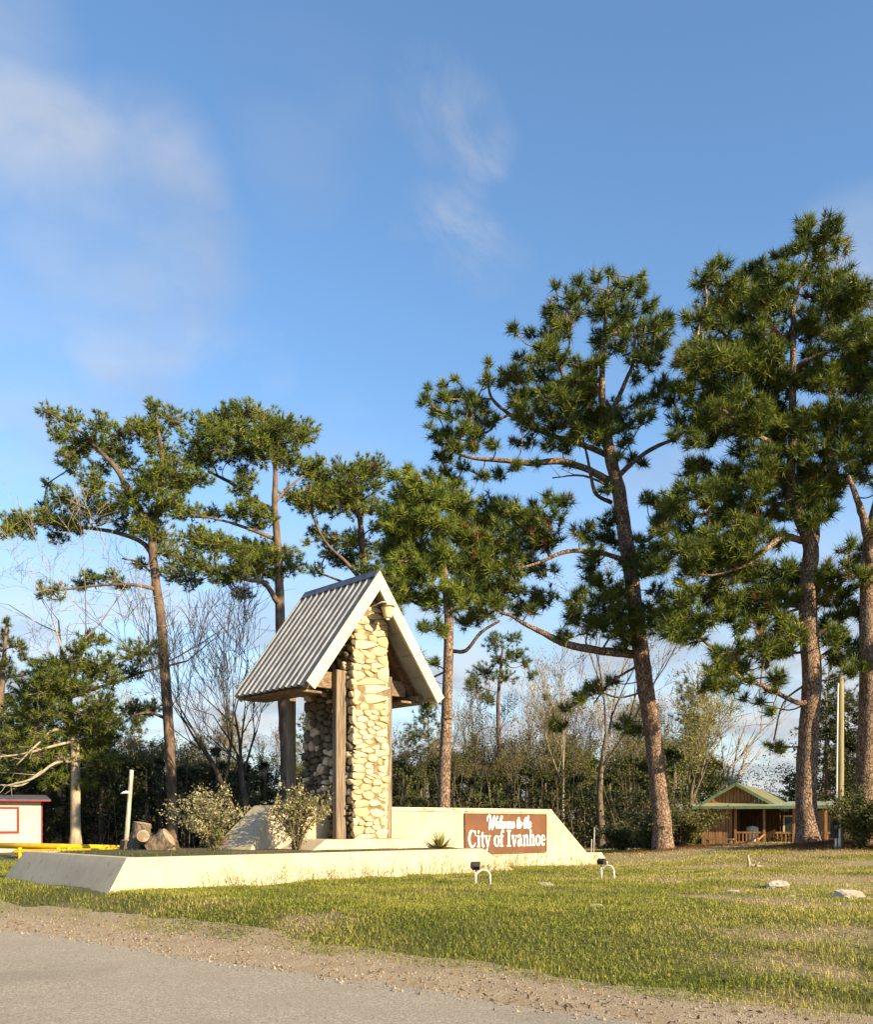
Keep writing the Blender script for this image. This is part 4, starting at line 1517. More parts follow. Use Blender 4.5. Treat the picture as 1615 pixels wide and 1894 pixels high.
def pine(label, trunk, clusters, d, limbs=(), tuft=.36, m=46, w=.016, dens=1.0, depth=.75, seed=0, bark='bark', twig=True,
         tone=1.0, group=None, base_z=None, dead=(), name='pine_tree', rscale=1.0):
    """trunk: photo-plane outline [(px, py, width px)] placed at distance d; clusters: foliage masses (px, py, r px) spread in depth round it"""
    r = np.random.default_rng(seed)
    base = P(trunk[0][0], trunk[0][1], d)
    g0 = gz(base[0], base[1])
    o = thing(name, label, 'tree', (base[0], base[1], g0), group)
    tp, tr_ = [], []
    for i, (px, py, wd) in enumerate(trunk):
        p = P(px, py, d)
        p[1] += .25 * math.sin(i * 1.7 + seed)
        tp.append(p)
        tr_.append(wd / FPX * d / 2)
    tp[0] = np.array((base[0], base[1], g0 - .25))
    tp, tr_ = np.array(tp), np.array(tr_)
    fine = catmull(tp, 5)
    fr = np.interp(np.linspace(0, 1, len(fine)), np.linspace(0, 1, len(tr_)), tr_)
    b = MB()
    fl = 1 + .45 * np.exp(-(fine[:, 2] - g0 + .1) / .35)
    b.tube(fine, fr * fl, 14, wob=.035)
    b.build('trunk', M[bark], o)
    # skeleton nodes
    zmax = max(P(0, c[1] + c[2], d)[2] for c in clusters)
    zmin = min(P(0, c[1] + c[2] * 1.5, d)[2] for c in clusters)
    nodes = [p for p in fine if zmin - 3.0 < p[2]]
    par = [-1] * len(nodes)
    bb = MB()
    for lm in limbs:
        lp = np.array([P(x[0], x[1], d + (x[3] if len(x) > 3 else 0)) for x in lm])
        lr = np.array([x[2] for x in lm]) / FPX * d / 2
        lf = catmull(lp, 5)
        bb.tube(lf, np.interp(np.linspace(0, 1, len(lf)), np.linspace(0, 1, len(lr)), lr), 8, wob=.06)
        nodes += list(lf[3:])
        par += [-1] * len(lf[3:])
    nt = len(nodes)
    nodes = np.array(nodes)
    cs = []
    xs_t = np.interp
    cx0 = np.mean([c[0] for c in clusters])
    hw = max(abs(c[0] - cx0) for c in clusters) / FPX * d
    zf, xf = fine[:, 2], fine[:, 0]
    for c in clusters:
        p0 = P(c[0], c[1], d)
        dd = np.linalg.norm(nodes - p0, axis=1).min()
        span = min(hw * depth, .5 + .9 * dd + .25 * hw * depth)
        k = r.uniform(-1, 1)
        cs.append(P(c[0], c[1], d + k * span))
    cs = np.array(cs)
    rs = np.array([c[2] for c in clusters]) / FPX * d * rscale
    # join every mass to the nearest wood, working outward
    todo = list(range(len(cs)))
    allp = list(nodes)
    parent, order = {}, []
    dist = np.full(len(cs), 1e9)
    best = np.zeros(len(cs), int)
    A = np.array(allp)
    for i in todo:
        dv = cs[i] - A
        cost = np.linalg.norm(dv, axis=1) + .7 * np.maximum(0, -dv[:, 2])
        best[i], dist[i] = cost.argmin(), cost.min()
    while todo:
        i = min(todo, key=lambda q_: dist[q_])
        todo.remove(i)
        parent[i] = best[i]
        order.append(i)
        ni = nt + len(order) - 1
        allp.append(cs[i])
        if todo:
            td = np.array(todo)
            dv = cs[td] - cs[i]
            cost = np.linalg.norm(dv, axis=1) * 1.12 + .7 * np.maximum(0, -dv[:, 2]) + .12
            up = cost < dist[td]
            dist[td[up]] = cost[up]
            best[td[up]] = ni
    cnt = {nt + k: 1 for k in range(len(order))}
    for k in range(len(order) - 1, -1, -1):
        q_ = parent[order[k]]
        if q_ >= nt:
            cnt[q_] += cnt[nt + k]
    rad = lambda n_: (.013 + .011 * n_ ** .62) * (d / 34) ** .35
    tufts, tdirs, tcol = [], [], []
    for k, i in enumerate(order):
        p0, p1 = allp[parent[i]], cs[i]
        ln = np.linalg.norm(p1 - p0)
        n_ = cnt[nt + k]
        mid = (p0 + p1) / 2 + r.normal(size=3) * .09 * ln + np.array((0, 0, -.05 * ln))
        pts = catmull(np.array([p0, mid, p1]), 4)
        r0 = rad(n_)
        bb.tube(pts, np.linspace(r0, r0 * .72, len(pts)), 6 if r0 > .03 else 5, wob=.07)
        R_ = rs[i]
        nt_ = max(3, int(dens * 7.6 * (R_ / tuft) ** 1.9))
        off_ = r.normal(size=(nt_, 3))
        off_ /= np.linalg.norm(off_, axis=1)[:, None]
        off_ *= (r.random((nt_, 1)) ** (1 / 2.4))
        outw = np.array((p1[0] - np.interp(p1[2], zf, xf), p1[1] - d, .25 * ln))
        outw /= np.linalg.norm(outw) + 1e-6
        o3 = off_ * np.array((1.0, 1.0, .72)) * max(R_ - tuft * .35, R_ * .55)
        tpz = p1 + o3
        dr = off_ * .8 + outw * .35 + np.array((0, 0, .55))
        dr /= np.linalg.norm(dr, axis=1)[:, None]
        tufts.append(tpz)
        tdirs.append(dr)
        mixc = np.clip(r.normal(.45, .28, (nt_, 1)), 0, 1)
        tcol.append(np.where(r.random((nt_, 1)) < .014, np.array((.20, .105, .04)), np.array((.030, .060, .014)) * (1 - mixc) + np.array((.185, .215, .030)) * mixc) * tone)
        if twig:
            for t_, o_ in zip(tpz, o3):
                s_ = p0 + (p1 - p0) * r.uniform(.55, 1.0) if r.random() < .5 else p1 + o_ * .12
                bb.tube([s_, s_ * .45 + t_ * .55 + np.array((0, 0, -.06 * R_)), t_], [.014, .011, .008], 3, cap=False)
    for lm in dead:                      # bare dead branches
        lp = np.array([P(x[0], x[1], d + (x[3] if len(x) > 3 else 0)) for x in lm])
        lr = np.array([x[2] for x in lm]) / FPX * d / 2
        lf = catmull(lp, 4)
        bb.tube(lf, np.interp(np.linspace(0, 1, len(lf)), np.linspace(0, 1, len(lr)), lr), 6, wob=.06)
        for q_ in lf[3::2]:
            e1 = q_ + r.normal(size=3) * .45 + (lf[-1] - lf[0]) * .12
            bb.tube([q_, (q_ + e1) / 2 + r.normal(size=3) * .06, e1], [.016, .012, .006], 4, cap=False)
    bb.build('branches', M[bark], o)
    nb = MB()
    needles(nb, np.concatenate(tufts), np.concatenate(tdirs), m, tuft * 1.0, w, np.concatenate(tcol), r)
    cr_ = nb.build('crown', M['needle'], o)
    return o


def CLS(s):
    return [tuple(float(y) for y in x.split(',')) for x in s.split()]


def fill(n, seed, box_, rad):
    q_ = np.random.default_rng(seed)
    return [(float(q_.uniform(box_[0], box_[1])), float(q_.uniform(box_[2], box_[3])), rad * float(q_.uniform(.8, 1.2))) for _ in range(n)]


# leaning long-needled pine right of centre
P5 = CLS("1127,506,15 1188,515,17 1069,522,18 1101,515,18 1027,532,12 1140,522,15 1159,528,20 1050,554,25 1082,548,22 1124,544,22 1153,551,25 1182,541,20 1018,570,20 1027,593,25 1063,580,25 1108,580,28 1156,580,28 1195,567,25 1024,618,28 1050,609,25 1105,625,25 1143,615,28 1179,606,25 1211,602,25 1237,593,18 1224,622,28 1146,641,28 1185,641,25 1211,651,22 950,609,16 982,618,18 998,644,15 966,664,20 992,670,25 1034,664,28 1069,673,25 1108,667,22 905,673,14 898,705,20 931,702,25 966,696,25 1005,692,28 1043,702,28 1076,689,20 789,718,14 824,712,14 844,702,14 789,741,18 818,738,18 847,728,18 869,738,20 802,763,20 831,767,22 866,763,22 895,757,20 824,802,20 818,821,20 857,796,22 889,802,22 915,779,20 792,789,10 812,844,20 844,831,22 879,831,20 911,821,18 953,738,28 985,731,28 1024,725,28 1059,718,25 966,767,28 1005,763,30 1043,754,30 1082,747,25 985,789,25 1024,789,30 1063,783,28 1105,779,28 1143,770,30 1162,786,28 1130,789,28 953,821,15 979,818,20 1018,821,22 1050,818,22 1085,796,20 1175,699,20 1179,747,25 1211,731,25 1195,770,25 1227,712,22 828,876,22 792,876,15 857,866,20 889,882,20 921,879,20 953,866,18 840,889,20 992,860,14 1043,831,18 1050,860,14 1156,821,22 1172,850,20 1146,844,15 1191,857,15 1124,905,20")
P5b = CLS("857,949,25 910,936,28 903,959,35 942,952,30 988,939,15 1024,926,20 1044,926,18 1014,959,30 975,972,35 874,995,35 916,998,38 956,1011,35 1014,995,28 884,1037,35 929,1041,38 969,1047,25 871,1077,30 910,1083,38 949,1090,30 916,1122,30 890,1129,28 864,1149,25 982,1129,15 1090,1070,20 1113,1073,22 1073,1109,28 1113,1109,32 1145,1129,32 1064,1142,25 1096,1152,32 1139,1162,32 1047,1175,18 1172,1149,30 1211,1129,30 1162,1185,30 1129,962,25 1113,992,28 1139,1001,28 1080,985,22 1194,1014,30 1172,1037,22 1211,1041,28 1217,972,28 1230,943,25 1198,920,15 1096,1024,20 1155,1338,20 1096,1273,25 1073,1293,18 1129,1260,15 1178,1352,20 1034,1342,20 1047,1309,15")
pine('tall leaning pine with long bare left limbs, standing between sign wall and cabin',
     [(1228, 1572, 35), (1224, 1499, 33), (1211, 1358, 31), (1191, 1260, 30), (1178, 1160, 28), (1168, 1047, 28), (1156, 975, 27), (1142, 907, 25), (1130, 850, 22), (1122, 780, 17), (1114, 735, 13), (1113, 660, 9), (1120, 600, 7), (1127, 530, 4)],
     P5 + fill(18, 551, (1020, 1230, 545, 800), 26) + fill(14, 552, (930, 1180, 690, 860), 26) + fill(10, 553, (800, 900, 720, 870), 20) + fill(18, 55, (850, 1010, 930, 1140), 30) + fill(8, 56, (1050, 1220, 1040, 1190), 28) + [(x_, y_, r_c * 1.2) for x_, y_, r_c in P5b], 35.0,
     limbs=[[(1127, 889, 14), (1082, 866, 12, -.3), (1034, 853, 12, -.6), (985, 857, 11, -.8), (937, 852, 9, -.8), (873, 847, 6, -.7), (831, 831, 4, -.6)],
            [(1114, 735, 9), (1100, 705, 7, .3), (1088, 689, 5, .5)],
            [(1131, 845, 12), (1076, 822, 10, .5), (1011, 802, 9, .9), (953, 773, 8, 1.0), (911, 738, 6, 1.0), (902, 699, 4, 1.0)],
            [(1120, 780, 10), (1140, 745, 9, .2), (1160, 700, 8, .4), (1172, 670, 7, .5), (1175, 609, 4, .5)],
            [(1140, 885, 10), (1175, 852, 8, .3), (1211, 828, 8, .6), (1259, 808, 5, .9)],
            [(1178, 1211, 17), (1113, 1204, 15, -.5), (1047, 1191, 14, -.9), (1008, 1172, 11, -1.1), (972, 1155, 8, -1.3), (945, 1138, 5, -1.4)],
            [(1132, 930, 8), (1104, 915, 7, -.2), (1094, 885, 6, -.3), (1088, 850, 5, -.3), (1079, 812, 4, -.3)],
            [(1165, 1040, 10), (1110, 1022, 9, -.4), (1050, 1020, 8, -.8), (1000, 1040, 6, -1.0)],
            [(1160, 990, 10), (1195, 1000, 8, .4), (1225, 975, 6, .7)]],
     dead=[[(1140, 905, 5), (1080, 880, 4, -.4), (1022, 884, 2, -.7)], [(1186, 1228, 5), (1130, 1262, 4, .5), (1100, 1300, 3, .8)]],
     tuft=.38, m=40, w=.027, seed=5, depth=.6, dens=1.12, rscale=1.1)

# right-hand pine
P6 = CLS("1488,418,25 1534,413,25 1485,440,25 1537,440,28 1551,462,25 1510,460,22 1515,482,25 1477,462,18 1444,473,25 1326,490,25 1304,517,25 1326,523,20 1356,528,28 1383,509,28 1408,495,25 1411,523,32 1444,509,30 1471,501,30 1504,512,30 1537,512,28 1565,515,28 1592,534,32 1334,556,32 1367,556,35 1306,570,28 1276,589,20 1295,594,30 1394,550,35 1427,550,35 1457,545,32 1510,545,30 1545,550,35 1578,556,35 1345,583,35 1383,583,35 1416,583,32 1449,578,28 1504,580,32 1540,583,35 1578,589,35 1334,608,28 1372,608,25 1413,613,32 1444,622,25 1504,611,28 1537,616,32 1573,622,32 1606,627,32 1295,635,28 1271,657,25 1262,671,22 1326,644,35 1356,644,32 1372,655,32 1413,641,38 1435,652,28 1301,671,35 1334,668,35 1372,679,35 1413,679,38 1441,677,25 1496,655,22 1523,655,28 1565,655,35 1592,666,35 1499,685,28 1532,682,32 1565,690,32 1600,696,30 1290,696,32 1323,704,35 1359,710,35 1394,704,35 1427,704,35 1455,707,28 1496,707,28 1532,710,30 1565,718,32 1597,726,30 1249,723,25 1271,723,28 1312,732,28 1334,734,35 1372,737,35 1405,734,35 1438,732,35 1243,745,22 1284,751,28 1326,765,35 1359,765,35 1400,765,35 1433,765,32 1466,775,35 1488,773,32 1518,762,32 1537,765,35 1570,765,38 1600,773,35 1257,778,28 1290,784,30 1317,795,32 1350,792,32 1394,789,32 1455,797,32 1488,792,32 1537,800,35 1578,800,38 1606,808,32 1249,808,20 1282,817,25 1312,819,25")
P6b = CLS("1372,833,28 1416,844,35 1444,830,32 1482,833,32 1523,836,38 1565,841,35 1597,841,32 1276,869,28 1304,869,25 1334,872,30 1367,872,35 1405,877,38 1444,880,38 1482,883,38 1523,874,38 1565,880,35 1285,905,28 1323,905,32 1357,918,32 1395,905,35 1433,899,35 1452,915,32 1497,912,35 1529,905,35 1313,937,28 1351,943,32 1389,950,32 1421,950,32 1449,953,25 1370,985,28 1402,985,30 1323,966,30 1205,931,25 1243,934,28 1269,953,28 1228,972,28 1275,985,35 1307,994,35 1224,1007,28 1259,1013,32 1294,1023,35 1332,1016,35 1228,1048,28 1275,1057,32 1313,1057,35 1354,1038,35 1386,1023,30 1338,1076,35 1370,1064,35 1402,1057,35 1433,1076,35 1408,1095,32 1449,1102,35 1481,1076,35 1465,1057,32 1516,1070,32 1544,1083,32 1560,1102,35 1522,1108,32 1554,1140,32 1529,1159,30 1544,1181,30 1567,1191,28 1484,1102,32 1433,1121,30 1386,1108,30 1357,1114,32 1319,1108,30 1259,1114,28 1237,1133,28 1281,1140,35 1319,1140,30 1354,1143,28 1218,1159,28 1253,1165,32 1288,1172,28 1370,1162,25 1459,1143,25 1475,1156,20 1326,1210,25 1348,1222,28 1370,1238,28 1316,1238,25 1332,1260,28 1313,1270,22 1357,1270,22 1386,1260,15 1433,1381,20 1449,1387,14 1376,1292,15 1418,1229,14 1433,1279,18 1427,1317,15 1408,1301,15")
pine('big dense pine before the cabin with the thickest sunlit trunk',
     [(1499, 1567, 42), (1497, 1479, 39), (1497, 1355, 36), (1497, 1260, 34), (1498, 1165, 34), (1500, 1075, 32), (1498, 1016, 28), (1478, 965, 23), (1466, 910, 19), (1469, 819, 15), (1463, 696, 12), (1466, 613, 10), (1474, 561, 8), (1488, 500, 6), (1496, 440, 4)],
     P6 + P6b + fill(26, 661, (1275, 1600, 540, 900), 30) + fill(16, 662, (1240, 1480, 900, 1070), 30) + fill(8, 663, (1490, 1590, 900, 1130), 28) + fill(17, 66, (1225, 1490, 1085, 1205), 30) + fill(6, 67, (1300, 1470, 1190, 1265), 22) + CLS('1560,1225,25 1577,1243,22 1541,1214,22 1590,1232,22'), 32.0,
     limbs=[[(1500, 1040, 20), (1508, 990, 17, .4), (1512, 930, 14, .7), (1525, 860, 10, .9), (1540, 790, 6, 1.0)],
            [(1463, 690, 11), (1490, 670, 9, -.4), (1537, 649, 6, -.8), (1580, 640, 4, -1.0)],
            [(1484, 1000, 14), (1452, 992, 12, -.5), (1425, 1010, 10, -.9), (1390, 1040, 7, -1.1), (1340, 1060, 5, -1.2)],
            [(1468, 850, 10), (1430, 820, 9, -.5), (1390, 800, 7, -.9), (1340, 760, 5, -1.1)],
            [(1500, 1195, 13), (1520, 1170, 11, -.3), (1545, 1160, 8, -.5)],
            [(1502, 1230, 12), (1530, 1208, 8, .5), (1552, 1195, 5, .8)],
            [(1497, 1120, 12), (1440, 1120, 10, .6), (1380, 1135, 8, 1.0), (1300, 1150, 5, 1.3)],
            [(1472, 940, 11), (1420, 930, 9, .7), (1340, 940, 7, 1.1), (1270, 960, 4, 1.4)],
            [(1464, 640, 8), (1420, 600, 7, .4), (1370, 580, 5, .8), (1320, 540, 4, 1.0)]],
     dead=[[(1490, 1150, 6), (1440, 1170, 5, -.5), (1415, 1220, 4, -.8), (1405, 1290, 2, -.9)], [(1492, 1120, 6), (1425, 1150, 5, .4), (1400, 1200, 3, .6)], [(1496, 1262, 5), (1450, 1300, 3, .5), (1432, 1370, 3, .7)]],
     tuft=.40, m=42, w=.028, seed=6, depth=.62, dens=1.2, rscale=1.14)

# pine at the right edge, half outside the view
r7 = np.random.default_rng(71)
P7 = CLS("1576,1213,28 1598,1200,30 1592,1127,32 1605,1070,32 1576,1057,32 1605,1023,30 1570,1013,28 1605,1140,28 1600,880,32 1608,559,30 1606,594,32 1603,640,30")
P7 += [(float(r7.uniform(1625, 1830)), float(r7.uniform(520, 1200)), float(r7.uniform(28, 40))) for _ in range(95)]
pine('pine cut off by the right edge beside the utility pole',
     [(1613, 1568, 46), (1608, 1450, 41), (1605, 1300, 38), (1606, 1160, 34), (1618, 1000, 28), (1650, 850, 20), (1680, 700, 13), (1690, 560, 5)],
     P7, 31.0, limbs=[[(1612, 1040, 17), (1600, 965, 15, -.3), (1585, 920, 11, -.5), (1570, 880, 7, -.6)], [(1640, 880, 14), (1620, 800, 9, .4), (1605, 700, 5, .6)]],
     tuft=.40, m=40, w=.029, seed=7, depth=.6, dens=.85)

# pine left of the leaning one, right behind the roof
P4 = CLS("733,883,22 758,876,22 753,926,35 795,920,32 828,933,22 740,965,38 779,965,38 818,969,30 733,1008,35 772,1011,40 815,1011,35 740,1047,32 785,1050,35 828,1047,30 759,1083,32 805,1086,30 740,1106,25 779,1109,25 812,1162,22 785,1162,18 845,985,25 850,1040,22 720,1030,22 770,900,25 735,1135,18 800,1225,14 775,1215,14 790,1305,14 770,1290,12 752,1270,14")
pine('straight slim pine just right of the metal roof, its trunk meeting the sign wall top',
     [(820, 1548, 24), (821, 1486, 23), (825, 1358, 21), (827, 1293, 20), (830, 1162, 17), (826, 1096, 15), (815, 1010, 11), (798, 939, 8), (775, 880, 4)],
     P4 + fill(10, 441, (715, 850, 900, 1060), 30) + fill(14, 44, (715, 862, 890, 1125), 32), 32.0, limbs=[[(833, 1204, 8), (862, 1203, 7, -.5), (890, 1170, 6, -.9), (925, 1148, 4, -1.2)], [(828, 1110, 7), (780, 1120, 5, .4), (745, 1100, 3, .7)], [(822, 1050, 7), (780, 1010, 5, .4), (745, 990, 3, .6)]],
     dead=[[(826, 1330, 4), (845, 1325, 2, .2)], [(828, 1240, 4), (790, 1260, 3, .3), (770, 1285, 2, .5)]],
     tuft=.34, m=40, w=.026, seed=4, depth=.7, dens=1.25, rscale=1.2, tone=1.3)

# small pine behind, low between
P10 = CLS("916,1188,30 959,1208,25 897,1244,35 936,1253,25 877,1267,25 903,1293,22 975,1227,18 930,1220,26 950,1180,20 985,1250,16 1010,1290,14")
pine('small distant pine seen between the metal roof and the leaning pine', [(925, 1550, 10), (924, 1400, 9), (922, 1300, 7), (930, 1200, 4)], P10, 58.0, tuft=.34, m=34, w=.024, seed=10, bark='far_bark', dens=1.0)

# left group
P1 = CLS("90,763,25 132,776,28 182,784,30 106,800,28 142,816,32 172,816,25 219,835,35 235,858,25 185,864,22 285,750,22 314,776,35 277,790,25 280,829,22 303,856,25 325,874,38 370,885,28 285,872,28 169,906,25 238,911,35 311,927,30 87,895,15 113,919,30 158,943,40 200,943,38 87,953,35 26,964,28 277,951,35 264,977,30 8,985,22 48,980,25 290,988,38 311,1017,22 259,1043,18 172,1070,25 206,1067,22 148,1080,20 95,1093,28 224,1083,18 257,1208,38 295,1194,18 243,1246,22 243,1309,25 277,1309,22 230,930,28 340,900,25 128,970,25 295,800,22")
pine('tall forked pine with a limb reaching far left, above the logs',
     [(318, 1548, 20), (316, 1450, 19), (313, 1330, 19), (304, 1230, 18), (293, 1130, 17), (287, 1070, 16), (284, 1000, 14), (292, 930, 11), (298, 860, 8), (294, 800, 6), (285, 745, 3)],
     P1 + fill(9, 11, (255, 335, 760, 1010), 26) + fill(8, 12, (110, 240, 800, 985), 24) + fill(5, 13, (20, 120, 955, 1000), 20), 46.0, limbs=[[(284, 985, 12), (240, 915, 10, -.6), (215, 868, 9, -.9), (175, 825, 7, -1.1), (150, 800, 5, -1.2), (95, 765, 3, -1.3)],
                      [(284, 1030, 11), (262, 1003, 9, .5), (215, 985, 8, .9), (150, 975, 6, 1.2), (80, 968, 4, 1.4), (10, 985, 3, 1.5)],
                      [(288, 1090, 8), (250, 1082, 6, -.5), (190, 1082, 5, -.8), (110, 1092, 3, -1.0)],
                      [(298, 1180, 6), (270, 1200, 4, .4), (240, 1215, 3, .6)], [(308, 1330, 7), (275, 1318, 5, -.4), (240, 1325, 3, -.7)]],
     dead=[[(283, 1062, 5), (255, 1040, 4, .2), (225, 1033, 3, .3)]],
     tuft=.29, m=20, w=.036, seed=1, bark='far_bark', depth=.7, dens=1.05, rscale=1.15, tone=1.2)
P2 = CLS("424,762,28 455,762,32 492,774,32 523,784,28 554,805,20 377,784,32 362,818,30 402,802,30 439,802,35 473,818,35 517,818,30 350,855,25 387,849,30 430,839,30 486,845,32 535,855,32 563,867,28 452,873,22 455,886,22 449,941,25 486,954,30 473,969,22 538,914,25 393,951,22 353,948,28 328,948,22 424,948,15 362,1000,35 402,1003,30 340,1034,38 380,1047,35 319,1062,28 439,1013,32 486,1019,35 526,1028,35 473,1044,35 545,1047,25 424,1068,28 449,1099,25 350,1075,25")
pine('round topped pine rising behind the left end of the metal roof',
     [(532, 1545, 20), (528, 1400, 19), (523, 1280, 18), (517, 1149, 18), (515, 1065, 16), (513, 988, 13), (508, 932, 11), (507, 861, 8), (495, 800, 5), (470, 750, 3)],
     P2 + fill(14, 21, (350, 565, 775, 880), 28) + fill(12, 22, (325, 545, 985, 1075), 28) + fill(4, 23, (430, 500, 880, 985), 22), 48.0, limbs=[[(513, 1115, 11), (490, 1080, 9, -.5), (455, 1072, 7, -.9), (400, 1060, 4, -1.2)], [(510, 945, 9), (470, 925, 8, .5), (430, 895, 7, .9), (385, 872, 5, 1.1)],
                      [(508, 930, 7), (530, 905, 5, .4), (560, 880, 3, .7)], [(514, 1000, 8), (460, 978, 6, -.6), (400, 960, 4, -1.0), (335, 950, 3, -1.2)]],
     tuft=.29, m=20, w=.036, seed=2, bark='far_bark', depth=.75, dens=1.05, rscale=1.15, tone=1.25)
P3 = CLS("591,852,15 634,867,28 672,861,28 610,892,32 650,892,38 693,898,25 572,917,30 616,923,38 665,923,38 696,938,25 557,929,25 610,941,25 641,1003,25 613,1000,22 672,1025,28 641,1040,22 563,1003,12 702,1013,22 585,1053,20 700,975,22 725,960,22 690,1050,22")
pine('flat topped pine directly behind the metal roof peak',
     [(688, 1545, 22), (682, 1300, 19), (676, 1120, 16), (672, 1050, 14), (668, 980, 11), (660, 920, 8), (652, 865, 4)],
     P3 + fill(10, 31, (575, 705, 855, 945), 28) + fill(8, 32, (585, 735, 960, 1065), 24), 51.0, limbs=[[(674, 1080, 9), (640, 1040, 7, -.5), (600, 1000, 5, -.9), (570, 935, 4, -1.1)], [(670, 960, 8), (640, 935, 6, .4), (590, 925, 4, .8)], [(676, 1100, 7), (630, 1075, 5, .5), (590, 1060, 3, .8)]],
     tuft=.29, m=20, w=.037, seed=3, bark='far_bark', depth=.75, dens=1.05, rscale=1.15, tone=1.25)
P8 = CLS("121,1226,35 149,1229,32 90,1236,30 69,1260,32 52,1288,35 90,1285,35 35,1316,35 69,1323,38 104,1319,32 42,1350,32 80,1357,32 156,1274,25 184,1295,32 163,1316,32 194,1323,32 173,1344,35 208,1337,25 156,1375,32 194,1364,25 166,1180,25 187,1184,18 146,1198,22 120,1350,30 20,1365,28 130,1270,28 60,1395,30 110,1400,30 175,1410,28 30,1420,28 90,1440,30 150,1445,30 200,1400,25")
pine('low bushy pine with pale bare lower branches above the cream shed',
     [(139, 1550, 18), (139, 1392, 17), (133, 1330, 15), (122, 1274, 12), (124, 1215, 5)],
     P8 + fill(14, 81, (20, 215, 1220, 1440), 30), 44.0, dead=[[(137, 1370, 6), (90, 1382, 5, -1.2), (40, 1395, 4, -1.6), (-8, 1400, 3, -1.8)], [(135, 1358, 6), (100, 1350, 5, -1.1), (70, 1375, 4, -1.5), (30, 1415, 3, -1.8)],
                     [(139, 1408, 6), (100, 1412, 5, -1.3), (60, 1440, 4, -1.8), (5, 1455, 3, -2.0)], [(135, 1400, 6), (75, 1428, 5, -1.4), (40, 1452, 4, -1.8), (0, 1452, 3, -2.0)], [(128, 1330, 5), (95, 1325, 4, -.9), (60, 1352, 3, -1.3)]],
     tuft=.29, m=20, w=.036, seed=8, bark='pale_bark', depth=.8, dens=1.05, rscale=1.18, tone=.95)
P9 = CLS("10,1180,25 30,1195,22 5,1230,28 25,1250,22 -15,1200,28 -30,1250,30 0,1290,25 -40,1300,30 45,1215,16 -60,1240,30 -50,1180,25 12,1150,16 60,1225,14 20,1330,22")
pine('slim dark pine at the left edge behind the shed', [(-6, 1550, 14), (-2, 1400, 13), (2, 1280, 11), (8, 1150, 4)], P9, 50.0, tuft=.36, m=36, w=.023, seed=9, bark='far_bark', dens=1.0, tone=.8)


# ---- bare and budding trees


def bare(mb, p, dirv, length, r0, depth, r, spread=.55, up=.25, nseg=4, kids=(2, 4), tips=None, minr=.006, curve=.10, side0=7, frac0=.35):
    pts = [np.array(p, float)]
    d = np.array(dirv, float)
    d /= np.linalg.norm(d)
    for k in range(nseg):
        d = d + r.normal(size=3) * curve + np.array((0, 0, up * .12))
        d /= np.linalg.norm(d)
        pts.append(pts[-1] + d * length / nseg)
    rr = np.linspace(r0, max(r0 * .45, minr), len(pts))
    mb.tube(pts, rr, max(3, side0), cap=False, wob=.05 if side0 > 4 else 0)
    if depth <= 0:
        if tips is not None:
            tips += pts[1:]
        return
    for k in range(r.integers(kids[0], kids[1] + 1)):
        t_ = r.uniform(frac0, 1.0) if k else 1.0
        x = t_ * (len(pts) - 1)
        i = min(int(x), len(pts) - 2)
        q_ = pts[i] + (pts[i + 1] - pts[i]) * (x - i)
        dd = d + r.normal(size=3) * spread + np.array((0, 0, up))
        bare(mb, q_, dd, length * r.uniform(.55, .82), max(np.interp(t_, [0, 1], [r0, r0 * .45]) * r.uniform(.55, .85), minr), depth - 1, r, spread, up, 3, kids, tips, minr, curve * 1.25, side0 - 2, .25)


def leafbits(mb, pos, size, cols, r):
    """small leaf-sized faces at random tilts"""
    n = len(pos)
    a = r.normal(size=(n, 3))
    a /= np.linalg.norm(a, axis=1)[:, None]
    b_ = np.cross(a, r.normal(size=(n, 3)))
    b_ /= np.linalg.norm(b_, axis=1)[:, None]
    s = size * r.uniform(.6, 1.3, (n, 1))
    v = np.stack([pos - a * s, pos + b_ * s * .45, pos + a * s, pos - b_ * s * .45], 1).reshape(-1, 3)
    mb.add(v, np.arange(n * 4).reshape(-1, 4), np.repeat(cols, 4, 0))


def bare_tree(name, label, base, height, r0, seed, bark, lean=(0, 0), depth=5, spread=.5, up=.28, kids=(3, 4), first=.36, buds=0, budcol=(.30, .32, .05), group=None, parent_only=False, minr=.007, stems=1):
    r = np.random.default_rng(seed)
    base = np.asarray(base, float)
    o = thing(name, label, 'tree', base, group)
    b = MB()
    tips = []
    for s_ in range(stems):
        dv = np.array((lean[0] + (r.normal() * .22 if stems > 1 else 0), lean[1] + (r.normal() * .22 if stems > 1 else 0), 1))
        bare(b, base + np.array((0, 0, -.2)), dv, height * first, r0, depth, r, spread, up, 6, kids, tips, minr, .05, 9, .45)
    b.build('trunk', M[bark], o)
    if buds:
        tp = np.array(tips)
        k = r.integers(0, len(tp), buds)
        pos = tp[k] + r.normal(size=(buds, 3)) * .14
        c = np.array(budcol) * r.uniform(.6, 1.25, (buds, 1))
        lb = MB()
        leafbits(lb, pos, .055, c, r)
        lb.build('young_leaves', M['leaf'], o)
    return o


def at(px, d, dz=0.0):
    x = (px - CX) / FPX * d
    return np.array((x, d, gz(x, d) + dz))


